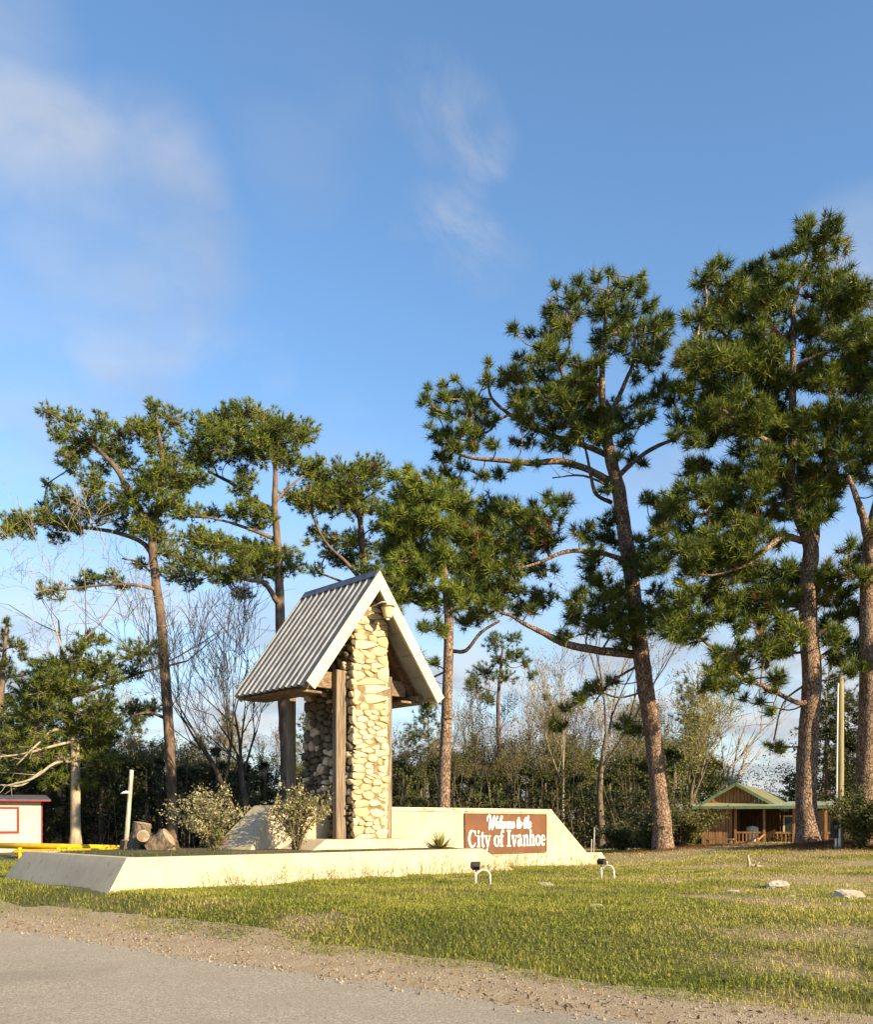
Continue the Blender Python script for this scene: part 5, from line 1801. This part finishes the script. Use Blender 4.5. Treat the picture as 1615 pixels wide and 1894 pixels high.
bare_tree('bare_tree', 'pale barked bare tree spreading thin twigs over the low bushy pine', at(103, 47), 17.0, .27, 21, 'pale_bark', depth=6, spread=.72, up=.14, first=.46, kids=(3, 3), minr=.007)
bare_tree('bare_tree', 'dark bare tree leaning left between the forked pine and the metal roof', at(478, 44), 13.5, .20, 22, 'dark_bark', lean=(-.22, 0), depth=5, spread=.42, up=.35, first=.36, minr=.010, stems=2)
bare_tree('bare_tree', 'pale antler shaped bare tree just behind the cabin roof', at(1355, 56), 8.4, .20, 23, 'pale_bark', depth=3, spread=.62, up=.45, first=.55, kids=(3, 4), minr=.018)
bare_tree('bare_tree', 'thinner pale forked bare tree left of the antler shaped one', at(1332, 57), 7.6, .14, 33, 'pale_bark', depth=3, spread=.5, up=.45, first=.5, kids=(2, 3), minr=.016)
bare_tree('budding_tree', 'yellow green budding tree right of the leaning pine trunk', at(1272, 45), 9.5, .16, 24, 'grey_bark', depth=5, spread=.5, up=.3, first=.34, buds=4200, budcol=(.30, .30, .05), minr=.012)
bare_tree('budding_tree', 'ivy hung slim tree with yellow green buds left of the leaning pine', at(1113, 46), 10.5, .20, 25, 'grey_bark', depth=4, spread=.42, up=.3, first=.55, buds=2600, budcol=(.22, .22, .05), minr=.012)

# ---- woods behind: a few kinds, copied as individuals


def cedar(label, base, h, rad, seed, n, size, dark=1.0, group=None, name='cedar_tree', shape=.75):
    r = np.random.default_rng(seed)
    base = np.asarray(base, float)
    o = thing(name, label, 'tree', base, group)
    b = MB()
    b.tube([base + (0, 0, -.2), base + (.05, 0, h * .5), base + (0, .05, h * .97)], [.05 * rad + .06, .05 * rad + .02, .015], 6)
    pos = []
    nl = max(14, int(h * 7))
    for k in range(nl):
        t_ = r.uniform(.06, 1.0)
        R_ = rad * (1 - t_ ** 1.6) ** shape * r.uniform(.55, 1.1) + .12
        a = r.uniform(0, 2 * math.pi)
        p0 = base + np.array((0, 0, h * t_ * .92))
        p1 = p0 + np.array((math.cos(a) * R_, math.sin(a) * R_, r.uniform(-.1, .45) * R_))
        b.tube([p0, (p0 + p1) / 2 + (0, 0, -.05 * R_), p1], [.025, .018, .008], 3, cap=False)
        m_ = n // nl
        u_ = r.uniform(.35, 1.05, (m_, 1))
        pos.append(p0 + (p1 - p0) * u_ + r.normal(size=(m_, 3)) * np.array((.16, .16, .12)) * (.5 + R_ * .45))
    b.build('trunk', M['grey_bark'], o)
    pos = np.concatenate(pos)
    mixc = np.clip(r.normal(.4, .3, (len(pos), 1)), 0, 1)
    c = (np.array((.028, .042, .014)) * (1 - mixc) + np.array((.095, .100, .028)) * mixc) * dark
    lb = MB()
    leafbits(lb, pos, size, c, r)
    lb.build('crown', M['leaf'], o)
    return o


def generic_pine(label, base, h, seed, group):
    """free-standing young pine built from the same branch system"""
    r = np.random.default_rng(seed)
    base = np.asarray(base, float)
    o = thing('young_pine', label, 'tree', base, group)
    b, nb = MB(), MB()
    top = base + np.array((r.normal() * .3, r.normal() * .3, h))
    fine = catmull(np.array([base + (0, 0, -.2), base * .6 + top * .4 + r.normal(size=3) * .12, top]), 6)
    b.tube(fine, np.linspace(.016 * h, .02, len(fine)), 8)
    T, D = [], []
    for k in range(int(h * 4.0)):
        t_ = r.uniform(.42, 1.0)
        p0 = base * (1 - t_) + top * t_
        R_ = h * .23 * (1.15 - t_) ** .6 * r.uniform(.5, 1.1)
        a = r.uniform(0, 2 * math.pi)
        p1 = p0 + np.array((math.cos(a) * R_, math.sin(a) * R_, R_ * r.uniform(-.05, .5)))
        b.tube([p0, (p0 + p1) / 2 + (0, 0, -.08 * R_), p1], [.035, .025, .012], 4, cap=False)
        for q_ in range(8):
            s_ = r.uniform(.45, 1.05)
            t2 = p0 + (p1 - p0) * s_ + r.normal(size=3) * .3
            T.append(t2)
            dv = (p1 - p0) / (R_ + 1e-6) + r.normal(size=3) * .5 + np.array((0, 0, .5))
            D.append(dv / np.linalg.norm(dv))
    b.build('trunk', M['far_bark'], o)
    mixc = np.clip(r.normal(.4, .25, (len(T), 1)), 0, 1)
    c = np.array((.045, .065, .018)) * (1 - mixc) + np.array((.125, .13, .03)) * mixc
    needles(nb, np.array(T), np.array(D), 30, .36, .026, c, r)
    nb.build('crown', M['needle'], o)
    return o


rw = np.random.default_rng(99)


def scatter(protos, spots, label_fn, group):
    for k, (px, d, sc_) in enumerate(spots):
        o = dup(protos[k % len(protos)], at(px, d), rw.uniform(0, 6.28), sc_)
        o['label'] = '%s %s %s' % ('near' if d < 53 else 'far' if d > 58.5 else 'middle distance', label_fn(sc_), where(px))


PLACES = ((-60, 'beyond the left edge'), (30, 'above the shed roof'), (90, 'just right of the shed roof'), (150, 'behind the low bushy pine'), (215, 'left of the leaning post'), (262, 'behind the leaning post'),
          (305, 'left of the forked pine trunk'), (345, 'right of the forked pine trunk'), (390, 'between forked pine and flowering shrub'), (425, 'above the flowering shrub'), (465, 'above the sign wall left slope'),
          (515, 'left of the round topped pine trunk'), (560, 'behind the round topped pine trunk'), (610, 'behind the stone side wall'), (680, 'behind the stone column'), (760, 'just right of the stone column'), (790, 'below the roof right eave'),
          (820, 'left of the slim pine trunk'), (862, 'right of the slim pine trunk'), (900, 'above the board left end'), (935, 'above the word of'), (965, 'above the board middle'), (1002, 'above the board right end'), (1030, 'above the wall top corner'),
          (1065, 'above the wall right slope'), (1095, 'behind the metal stakes'), (1135, 'beside the ivy hung tree'), (1170, 'right of the ivy hung tree'), (1215, 'behind the leaning pine foot'), (1262, 'right of the leaning pine foot'),
          (1310, 'over the cabin left corner'), (1400, 'over the cabin gable'), (1530, 'behind the big pine trunk'), (1590, 'behind the utility pole'), (1650, 'at the right edge'), (9999, 'beyond the right edge'))


def where(px):
    return next(t for x, t in PLACES if px < x)


def size_word(s):
    return 'small' if s < .84 else 'middling' if s < 1.02 else 'tall' if s < 1.16 else 'very tall'



GA = 'bare trees in the woods behind the sign wall'
GB = 'evergreens along the wood edge on the left'
GC = 'evergreens in the woods behind the sign wall'
GD = 'young pines in the woods'

LA = lambda p, w: '%s slim bare tree %s' % (w, where(p))
bt = [bare_tree('bare_tree', LA(880, 'middling'), at(880, 52), 9.5, .10, 41, 'grey_bark', depth=5, spread=.36, up=.42, first=.34, kids=(3, 3), minr=.009, group=GA, buds=1500, budcol=(.14, .12, .05)),
      bare_tree('bare_tree', LA(932, 'small'), at(932, 50), 8.6, .09, 42, 'grey_bark', depth=5, spread=.42, up=.40, first=.30, kids=(3, 3), minr=.009, group=GA, buds=1200, budcol=(.16, .15, .05)),
      bare_tree('bare_tree', LA(1042, 'pale tall'), at(1042, 49), 10.5, .11, 43, 'pale_bark', depth=5, spread=.40, up=.38, first=.36, kids=(3, 3), minr=.009, group=GA, buds=500, budcol=(.24, .23, .06)),
      bare_tree('bare_tree', LA(1000, 'budding'), at(1000, 54), 9.0, .09, 44, 'grey_bark', depth=5, spread=.48, up=.36, first=.33, kids=(3, 3), minr=.009, group=GA, buds=900, budcol=(.20, .20, .05))]
scatter(bt, [(745, 56, .8), (772, 60, .75), (800, 58, .7), (855, 62, .9), (905, 60, 1.0), (958, 58, 1.0), (985, 63, 1.1), (1020, 60, 1.05), (1068, 56, 1.0), (1088, 62, 1.15), (1138, 60, 1.1), (1160, 54, .95),
             (1180, 62, 1.1), (1245, 60, 1.1), (1305, 62, .95), (1150, 66, 1.2), (1060, 68, 1.2), (960, 70, 1.2), (870, 68, 1.0), (1232, 67, 1.18)], lambda s: size_word(s) + ' slim bare tree', None)
scatter(bt, [(385, 58, .85), (350, 60, .8), (420, 62, .8), (560, 58, .8), (500, 56, .8), (60, 56, 1.0), (200, 60, 1.0)], lambda s: size_word(s) + ' thin bare tree', None)
cd = [cedar('middling dark bushy evergreen ' + where(245), at(245, 50), 5.2, 1.9, 51, 5200, .085, .8, GB), cedar('wide dark bushy evergreen ' + where(185), at(185, 48), 6.0, 2.0, 52, 5600, .085, .75, GB), cedar('middling dark bushy evergreen ' + where(365), at(365, 52), 4.6, 1.7, 53, 4600, .085, .8, GB)]
scatter(cd, [(20, 49, .95), (90, 47, .9), (140, 54, 1.0), (215, 54, 1.1), (270, 47, .75), (292, 53, 1.15), (335, 49, .85), (400, 51, .95), (430, 48, .75), (455, 53, .95), (492, 50, .8), (540, 52, .85), (580, 54, .9), (-30, 50, 1.1), (-70, 48, 1.1),
             (50, 56, 1.25), (160, 56, 1.3), (12, 60, 1.6), (-25, 55, 1.5), (78, 61, 1.5), (620, 55, .8), (-120, 50, 1.2)], lambda s: size_word(s) + ' dark bushy evergreen', None)
sb = [bare_tree('scrub_tree', 'tangled olive scrub tree ' + where(x_), at(x_, d_), h_, .09, s_, 'grey_bark', depth=5, spread=.58, up=.25, first=.30, kids=(3, 3), minr=.010, group='scrub trees in the woods', buds=4600, budcol=bc)
      for x_, d_, h_, s_, bc in ((748, 55, 7.0, 141, (.105, .105, .030)), (892, 56, 7.5, 142, (.15, .14, .045)), (1052, 53, 7.0, 143, (.12, .12, .03)))]
scatter(sb, [(772, 53, .9), (808, 57, 1.05), (850, 55, .85), (925, 54, .9), (962, 57, 1.0), (990, 54, .85), (1022, 58, 1.1), (1085, 55, 1.0), (1120, 58, 1.1), (1148, 54, .9), (1182, 57, 1.1), (1238, 55, 1.1), (1258, 60, 1.25), (1296, 57, 1.1), (1325, 61, 1.0),
             (340, 55, 1.0), (375, 56, .95), (412, 57, 1.0), (442, 55, .9), (490, 56, .95), (528, 55, 1.0), (575, 57, 1.0), (288, 57, 1.1), (232, 54, 1.0), (200, 56, 1.1), (25, 54, 1.15), (70, 56, 1.4), (120, 55, 1.3), (160, 58, 1.35), (8, 58, 1.5), (255, 58, 1.2), (310, 59, 1.15), (360, 59, 1.2), (735, 58, 1.2), (832, 59, 1.2), (878, 57, 1.15), (943, 59, 1.25), (1008, 60, 1.25), (1040, 57, 1.1), (1100, 59, 1.25), (1165, 60, 1.3), (1215, 58, 1.2)], lambda s: size_word(s) + ' tangled scrub tree', None)
ce = [cedar('middling olive bushy evergreen ' + where(752), at(752, 52), 4.7, 1.8, 54, 4200, .085, 1.25, GC), cedar('low olive bushy evergreen ' + where(905), at(905, 50), 4.0, 1.7, 55, 3800, .08, 1.35, GC)]
scatter(ce, [(735, 55, 1.1), (780, 50, .9), (815, 56, 1.15), (850, 52, 1.0), (880, 54, .9), (940, 52, 1.0), (975, 50, .95), (1010, 52, 1.0), (1035, 55, 1.1), (1070, 50, 1.0), (1100, 54, 1.1), (1130, 51, 1.0), (1165, 54, 1.15), (1200, 49, 1.0), (1250, 53, 1.25), (1290, 55, 1.3),
             (1320, 58, 1.2), (800, 48, .7), (700, 54, 1.0), (660, 56, .9)], lambda s: size_word(s) + ' olive bushy evergreen', None)
dk = [cedar('dark evergreen filling the gap between the big pine and the utility pole', at(1530, 52), 9.0, 2.6, 56, 8200, .095, .7, None)]
dup(dk[0], at(1462, 58), 1.1, .50, 'low dark evergreen beside the green cabin roof')
dup(dk[0], at(1592, 55), 2.3, .95, 'dark evergreen behind the pine at the right edge')
dup(dk[0], at(1700, 52), 3.3, 1.0, 'dark evergreen beyond the right edge of the grass')
dup(dk[0], at(1490, 60), 4.0, .62, 'dark evergreen directly behind the cabin')
yp = [generic_pine('middling young pine ' + where(262), at(262, 60), 8.5, 61, GD), generic_pine('middling young pine ' + where(800), at(800, 66), 9.5, 62, GD)]
scatter(yp, [(370, 62, .8), (440, 64, .9), (580, 62, .95), (745, 60, .75), (1030, 64, 1.05), (1290, 62, 1.1), (1190, 68, 1.15), (1515, 64, 1.2), (1580, 60, 1.1), (1640, 56, 1.2), (1720, 60, 1.3), (-40, 58, 1.2), (-130, 56, 1.2), (640, 66, .9), (170, 62, 1.0), (40, 60, 1.1)], lambda s: size_word(s) + ' young pine', None)

# undergrowth under the wood edge, and the far wood
r = np.random.default_rng(77)
b = MB()
n = 62000
px = r.uniform(-180, 1760, n)
dd = r.uniform(45.5, 58, n)
top = 2.3 + 1.7 * fbm(px / 60, dd / 3, 1.0, 3) - .55 * smooth(640, 800, px) + .9 * smooth(420, 260, px)
x_ = (px - CX) / FPX * dd
keep = ~((px > 1255) & (px < 1560) & (dd < 55.5))
gy = ter(x_, dd)
hz_ = r.random(n) ** 1.1 * top
pos = np.stack([x_, dd, gy + hz_], 1)[keep]
mixc = np.clip(r.normal(.35, .3, (len(pos), 1)), 0, 1)
leafbits(b, pos, .10, np.array((.028, .035, .014)) * (1 - mixc) + np.array((.12, .105, .042)) * mixc, r)
tag(b.build('undergrowth', M['leaf']), 'dark tangled brush along the foot of the woods', 'undergrowth', None, 'stuff')
b = MB()
for k in range(900):
    q_ = r.uniform(-180, 1250)
    d_ = r.uniform(46, 57)
    p = at(q_, d_)
    h_ = r.uniform(1.2, 4.2)
    e_ = p + np.array((r.normal() * .5, r.normal() * .4, h_))
    b.tube([p, (p + e_) / 2 + r.normal(size=3) * .15, e_], [.022, .016, .008], 3, cap=False)
tag(b.build('brush_stems', M['grey_bark']), 'thin grey brush stems along the foot of the woods', 'brush', None, 'stuff')
b = MB()
n = 95000
az = r.uniform(-1.0, 1.0, n)
dd = r.uniform(95, 135, n)
x_ = az * dd
top = 5.5 + 5.0 * fbm(x_ / 7, dd / 20, 1.0, 3)
pos = np.stack([x_, dd, .4 + r.random(n) ** 1.35 * top], 1)
mixc = np.clip(r.normal(.45, .3, (n, 1)), 0, 1)
leafbits(b, pos, .14, np.array((.032, .036, .018)) * (1 - mixc) + np.array((.115, .105, .052)) * mixc, r)
tag(b.build('distant_woods', M['leaf']), 'far line of mixed woods on the horizon', 'woods', None, 'stuff')


# ---- shrubs


def shrub(name, label, cat, base, rx, rz, seed, n, size, c0, c1, stems=12, flowers=0, fcol=None, fsize=.03, hollow=.35, bark='grey_bark', spread=1.0, lift=.15):
    r = np.random.default_rng(seed)
    base = np.asarray(base, float)
    o = thing(name, label, cat, base)
    b = MB()
    tips = []
    for k in range(stems):
        a = r.uniform(0, 2 * math.pi)
        rr = rx * math.sqrt(r.random()) * spread
        e_ = base + np.array((math.cos(a) * rr, math.sin(a) * rr, rz * r.uniform(.6, 1.0) * (1 - .35 * (rr / rx) ** 2)))
        m_ = (base + e_) / 2 + np.array((math.cos(a) * rr * -.12, math.sin(a) * rr * -.12, rz * .06)) + r.normal(size=3) * .04 * rx
        pts = catmull(np.array([base + r.normal(size=3) * np.array((.05, .05, 0)), m_, e_]), 5)
        b.tube(pts, np.linspace(.018, .006, len(pts)), 4, cap=False)
        tips.append(pts)
        for q_ in range(3):
            i = r.integers(3, len(pts))
            e2 = pts[i] + r.normal(size=3) * np.array((.3, .3, .22)) * rx * .6 + np.array((0, 0, .1 * rz))
            b.tube([pts[i], (pts[i] + e2) / 2 + r.normal(size=3) * .02, e2], [.009, .007, .004], 3, cap=False)
            tips.append(np.array([pts[i] * (1 - t_) + e2 * t_ for t_ in np.linspace(0, 1, 6)]))
    b.build('stems', M[bark], o)

    def spots(k):
        T = np.concatenate([t_[max(0, int(len(t_) * lift)):] for t_ in tips])
        return T[r.integers(0, len(T), k)] + r.normal(size=(k, 3)) * .065 * max(rx, .4)
    mixc = r.random((n, 1))
    lb = MB()
    leafbits(lb, spots(n), size, np.array(c0) * (1 - mixc) + np.array(c1) * mixc, r)
    lb.build('leaves', M['leaf'], o)
    if flowers:
        fb = MB()
        T = np.concatenate([t_[len(t_) // 2:] for t_ in tips])
        p = T[r.integers(0, len(T), flowers)] + r.normal(size=(flowers, 3)) * .07
        leafbits(fb, np.repeat(p, 3, 0) + r.normal(size=(flowers * 3, 3)) * fsize * .35, fsize, np.tile(np.array(fcol), (flowers * 3, 1)) * r.uniform(.8, 1.1, (flowers * 3, 1)), r)
        fb.build('blossoms', M['leaf'], o)
    return o


shrub('flowering_shrub', 'rounded shrub with pale leaves left of the sign wall slope', 'shrub', L(3.9, 3.9, 1.03), 1.15, 1.55, 81, 5200, .040, (.10, .10, .035), (.34, .31, .16), stems=26, flowers=500, fcol=(.62, .56, .36))
shrub('flowering_shrub', 'tall thin stemmed shrub in front of the sign wall beside the stone monument', 'shrub', L(4.65, 1.35, 1.03), .85, 1.85, 82, 3300, .034, (.10, .10, .03), (.33, .29, .12), stems=24, flowers=320, fcol=(.62, .54, .33))
shrub('rose_bush', 'small rose bush with a few pink blooms at the planter back', 'rose bush', L(3.35, 2.6, 1.05), .32, .55, 83, 520, .035, (.06, .09, .025), (.14, .17, .04), stems=9, flowers=10, fcol=(.62, .10, .16), fsize=.035)
shrub('evergreen_bush', 'dense dark bush at the foot of the leaning pine', 'bush', at(1205, 36.5), 1.6, 1.75, 84, 9000, .055, (.030, .042, .014), (.16, .16, .045), stems=34, spread=1.0, lift=.05)
shrub('evergreen_bush', 'olive bush touching the left wall of the cabin', 'bush', at(1278, 37.5), 1.3, 1.8, 85, 7500, .055, (.035, .045, .014), (.19, .18, .05), stems=30, lift=.05)
shrub('evergreen_bush', 'low bush between the sign wall end and the leaning pine', 'bush', at(1150, 39), 1.2, 1.35, 86, 5200, .055, (.028, .038, .014), (.12, .12, .04), stems=24, lift=.05)
shrub('evergreen_bush', 'green bush at the right edge beside the utility pole', 'bush', at(1592, 29.5), .95, 2.15, 87, 8500, .050, (.030, .045, .014), (.15, .16, .04), stems=34, lift=.03)
shrub('evergreen_bush', 'green bush further right beyond the utility pole', 'bush', at(1665, 29.0), 1.2, 1.9, 88, 7000, .055, (.030, .045, .014), (.15, .16, .04), stems=28, lift=.03)
shrub('evergreen_bush', 'thin weedy bush before the cabin porch steps', 'bush', K(3.35, .4, .45), .8, .75, 89, 1300, .05, (.030, .040, .014), (.10, .10, .03), stems=18, lift=.1)

# yucca: every leaf a part
yb = L(8.72, .85, 1.03)
yu = thing('yucca', 'spiky yucca in the planter left of the welcome board', 'plant', yb)
r = np.random.default_rng(91)
for k in range(38):
    a, el = r.uniform(0, 2 * math.pi), r.uniform(.25, 1.35)
    ln = r.uniform(.42, .66)
    dv = np.array((math.cos(a) * math.cos(el), math.sin(a) * math.cos(el), math.sin(el)))
    sd = np.cross(dv, (0, 0, 1))
    sd /= np.linalg.norm(sd)
    nn = np.cross(sd, dv)
    pts, ws = [0, .3, .65, 1.0], [.020, .028, .020, .001]
    v = []
    for t_, w_ in zip(pts, ws):
        p = yb + dv * ln * t_ - np.array((0, 0, .10 * ln * t_ * t_))
        v += [p - sd * w_, p - nn * w_ * .45, p + sd * w_]
    f = []
    for i in range(3):
        f += [(3 * i, 3 * i + 1, 3 * i + 4, 3 * i + 3), (3 * i + 1, 3 * i + 2, 3 * i + 5, 3 * i + 4), (3 * i, 3 * i + 3, 3 * i + 5, 3 * i + 2)]
    b = MB()
    b.add(v, np.array(f), np.array((.30, .29, .08)) * r.uniform(.7, 1.3))
    b.build('leaf', M['leaf'], yu)

# ------------------------------------------------------------------ grass
r = np.random.default_rng(123)


def blades(n_try, xr, yr, h0, w0, keepf, colf, nm, lab, segs=True):
    x = r.uniform(*xr, n_try)
    y = r.uniform(*yr, n_try)
    k = (x > -(y * .4614 + 2.0)) & (x < (y * .4614 + 5.0)) & (y > 6)
    x, y = x[k], y[k]
    k = keepf(x, y)
    x, y = x[k], y[k]
    n = len(x)
    z = ter(x, y)
    a = r.uniform(0, 2 * math.pi, n)
    lean = np.abs(r.normal(0, .85, n))
    tall = .55 + .9 * fbm(x, y, .9, 3)
    h = h0 * tall * r.uniform(.5, 1.4, n)
    w = w0 * r.uniform(.7, 1.4, n) * np.clip(y / 14, .8, 2.4)
    ca, sa = np.cos(a), np.sin(a)
    base = np.stack([x, y, z - .01], 1)
    sd = np.stack([-sa, ca, np.zeros(n)], 1)
    mid = base + np.stack([ca * lean * h * .35, sa * lean * h * .35, h * .62], 1)
    tip = base + np.stack([ca * lean * h, sa * lean * h, h * np.clip(1.05 - .35 * lean, .3, 1)], 1)
    v = np.stack([base - sd * w[:, None] / 2, base + sd * w[:, None] / 2, mid + sd * w[:, None] * .38, mid - sd * w[:, None] * .38, tip], 1).reshape(-1, 3)
    i = np.arange(n)[:, None] * 5
    c = colf(x, y, n)
    b = MB()
    nr_ = y < 15.5
    b.add(v.reshape(n, 5, 3)[nr_].reshape(-1, 3), [np.arange(nr_.sum())[:, None] * 5 + np.array([[0, 1, 2, 3]]), np.arange(nr_.sum())[:, None] * 5 + np.array([[3, 2, 4]])], np.repeat(c[nr_], 5, 0))
    v3 = v.reshape(n, 5, 3)[~nr_][:, (0, 1, 4)]
    b.add(v3.reshape(-1, 3), np.arange(len(v3) * 3).reshape(-1, 3), np.repeat(c[~nr_], 3, 0))
    return tag(b.build(nm, M['blade']), lab, 'grass', None, 'stuff')


def in_planter(x, y):
    rx, ry = x - O[0], y - O[1]
    u = (rx * .737 + ry * .676)
    v = (rx * -.676 + ry * .737)
    return (u > -.58) & (u < 11.25) & (v > -.08) & (v < 5.7) | (u > 9.6) & (u < 17.6) & (v > VW - .40) & (v < VW + 1.6)


def gedge(x, y):
    s = road_s(x, y)
    t_ = (x - .07) * .774 - (y - 10.15) * .633
    return s - (.40 + .45 * (fbm(t_, t_ * 0 + 3, .8, 4) - .5) * 2 * .6)


def kgrass(x, y):
    e = gedge(x, y)
    st = straw_mask(x, y)
    lt = litter_mask(x, y)
    dens = np.clip(e / .35, 0, 1) * (1 - .86 * st) * (1 - .93 * lt) * np.clip((13 / y) ** 1.15, .1, 1.2)
    return (r.random(len(x)) < dens) & ~in_planter(x, y)


def cgrass(x, y, n):
    t_ = np.clip(.30 + .9 * (fbm(x, y, .7, 3) - .5) + .30 * smooth(2, 9, x) + .45 * straw_mask(x, y) + r.normal(0, .22, n), 0, 1)[:, None]
    g1 = np.array((.125, .165, .022))
    g2 = np.array((.38, .355, .065))
    g3 = np.array((.50, .41, .17))
    c = np.where(t_ < .6, g1 + (g2 - g1) * t_ / .6, g2 + (g3 - g2) * (t_ - .6) / .4)
    return c * r.uniform(.75, 1.25, (n, 1))


blades(2000000, (-14, 24), (8, 44), .062, .0095, kgrass, cgrass, 'grass', 'short green grass on the bank between road and planter')


def kstraw(x, y):
    e = gedge(x, y)
    return (r.random(len(x)) < np.clip((e + .25) / .3, 0, 1) * (.05 + .5 * straw_mask(x, y)) * np.clip(12 / y, .15, 1)) & ~in_planter(x, y)


def cstraw(x, y, n):
    return np.array((.44, .34, .18)) * r.uniform(.6, 1.2, (n, 1))


blades(270000, (-14, 23), (8, 40), .055, .010, kstraw, cstraw, 'dry_grass', 'dry straw coloured grass and litter in the bare patches')

# low clover-like leaves between the blades
n = 420000
x, y = r.uniform(-13, 19, n), r.uniform(8, 34, n)
k = (np.abs(x) < (y * .4614 + 1.5))
x, y = x[k], y[k]
k = (r.random(len(x)) < np.clip(gedge(x, y) / .3, 0, 1) * (1 - .8 * straw_mask(x, y)) * (1 - .95 * litter_mask(x, y)) * np.clip((13 / y) ** 1.3, .1, 1) * smooth(.40, .60, fbm(x + 3, y, 1.1, 3))) & ~in_planter(x, y)
x, y = x[k], y[k]
pos = np.stack([x, y, ter(x, y) + r.uniform(.01, .055, len(x))], 1)
mixc = np.clip(r.normal(.45, .3, (len(x), 1)), 0, 1)
b = MB()
leafbits(b, pos, .016, np.array((.11, .165, .022)) * (1 - mixc) + np.array((.30, .33, .05)) * mixc, r)
tag(b.build('clover', M['blade']), 'low leafy clover patches in the grass', 'clover', None, 'stuff')

# tall dry weeds along the planter front
b = MB()
for k in range(300):
    u_ = r.uniform(1.5, 17.0)
    v_ = -.14 - abs(r.normal(0, .22)) if u_ < 11 else VW - .46 - abs(r.normal(0, .3))
    p = L(u_, v_, 0)
    p[2] = gz(p[0], p[1])
    h_ = r.uniform(.15, .55) * (1.0 if r.random() < .4 else .6)
    e_ = p + np.array((r.normal() * .10, r.normal() * .08, h_))
    pts = catmull(np.array([p, (p + e_) / 2 + r.normal(size=3) * .02, e_]), 3)
    cc = np.array((.30, .25, .09)) * r.uniform(.6, 1.2)
    b.tube(pts, np.linspace(.006, .003, len(pts)), 3, cc, cap=False)
    for q_ in range(r.integers(1, 5)):
        s_ = pts[r.integers(2, len(pts))]
        e2 = s_ + np.array((r.normal() * .06, r.normal() * .05, r.uniform(.02, .10)))
        b.tube([s_, (s_ + e2) / 2, e2], [.004, .004, .003], 3, cc, cap=False)
tag(b.build('tall_weeds', M['blade']), 'tall thin dry weeds along the foot of the planter', 'weeds', None, 'stuff')
# short weeds on the planter soil
b = MB()
n = 2600
u_, v_ = r.uniform(.35, 9.0, n), r.uniform(.3, 5.0, n)
k = (fbm(u_ + 9, v_, .8, 4) > .44) & ~((u_ > 4.6) & (u_ < 9.1) & (v_ > .95))
p = O + u_[k, None] * U + v_[k, None] * V
p[:, 2] = 1.04
n = len(p)
a = r.uniform(0, 6.28, n)
sd = np.stack([-np.sin(a), np.cos(a), 0 * a], 1) * .009
tip = p + np.stack([np.cos(a) * .05, np.sin(a) * .05, r.uniform(.03, .09, n)], 1)
b.add(np.stack([p - sd, p + sd, tip], 1).reshape(-1, 3), np.arange(n * 3).reshape(-1, 3), np.repeat(np.array((.12, .14, .03)) * r.uniform(.6, 1.5, (n, 1)), 3, 0))
tag(b.build('soil_weeds', M['blade']), 'sparse short weeds on the planter soil', 'weeds', None, 'stuff')

# loose stones of the road shoulder
b = MB()
v0, f0 = ICO1
n = 4400
t_ = r.uniform(-12, 7, n)
s_ = r.uniform(-.85, .62, n) + r.normal(0, .08, n)
xy = np.array((.07, 10.15)) + t_[:, None] * RD + s_[:, None] * RN
k = (np.abs(xy[:, 0]) < xy[:, 1] * .47 + .6)
xy, s_ = xy[k], s_[k]
z = np.where(s_ < -.55, .014, shoulder_z(xy[:, 0], xy[:, 1], s_))
n = len(xy)
sz = .007 + .019 * r.random(n) ** 3
vv_ = v0[None] * (sz[:, None, None] * r.uniform(.6, 1.3, (n, 1, 3))) * r.uniform(.8, 1.2, (n, len(v0), 1)) + np.stack([xy[:, 0], xy[:, 1], z], 1)[:, None, :]
ff = (np.arange(n)[:, None, None] * len(v0) + f0[None]).reshape(-1, 3)
t2 = r.random((n, 1))
b.add(vv_.reshape(-1, 3), ff, np.repeat(np.array((.48, .40, .30)) * (1 - t2) + np.array((.22, .17, .12)) * t2, len(v0), 0))
tag(b.build('gravel', M['blade']), 'loose pebbles along the road shoulder', 'gravel', None, 'stuff')
# fallen leaves and bark scraps on the shoulder and grass edge
n = 700
t_ = r.uniform(-11, 6, n)
s_ = r.uniform(-.7, 1.6, n)
xy = np.array((.07, 10.15)) + t_[:, None] * RD + s_[:, None] * RN
z = np.maximum(shoulder_z(xy[:, 0], xy[:, 1], s_), .014) + .012
mixc = r.random((n, 1))
b = MB()
leafbits(b, np.stack([xy[:, 0], xy[:, 1], z], 1), .030, np.array((.10, .06, .035)) * (1 - mixc) + np.array((.33, .22, .11)) * mixc, r)
tag(b.build('fallen_leaves', M['blade']), 'dead brown leaves and scraps on the road shoulder', 'leaves', None, 'stuff')
# needle litter mounds under the right pines
b = MB()
n = 26000
c_ = np.array([(12.6, 31.3), (14.0, 30.4), (9.3, 35.0)])[r.integers(0, 3, n)]
x, y = c_[:, 0] + r.normal(0, 1.15, n), c_[:, 1] + r.normal(0, .7, n)
z = ter(x, y) + .02 + np.abs(r.normal(0, .03, n)) + .14 * np.exp(-((x - 13.1) ** 2 / 2.2 + (y - 30.9) ** 2 / .5))
a = r.uniform(0, 6.28, n)
d3 = np.stack([np.cos(a), np.sin(a), r.normal(0, .25, n)], 1) * .13
sd = np.stack([-np.sin(a), np.cos(a), 0 * a + .3], 1) * .008
p = np.stack([x, y, z], 1)
b.add(np.stack([p - sd, p + sd, p + d3], 1).reshape(-1, 3), np.arange(n * 3).reshape(-1, 3), np.repeat(np.array((.30, .15, .06)) * r.uniform(.5, 1.5, (n, 1)), 3, 0))
tag(b.build('needle_litter', M['blade']), 'rust brown fallen needles heaped round the big pine foot', 'litter', None, 'stuff')
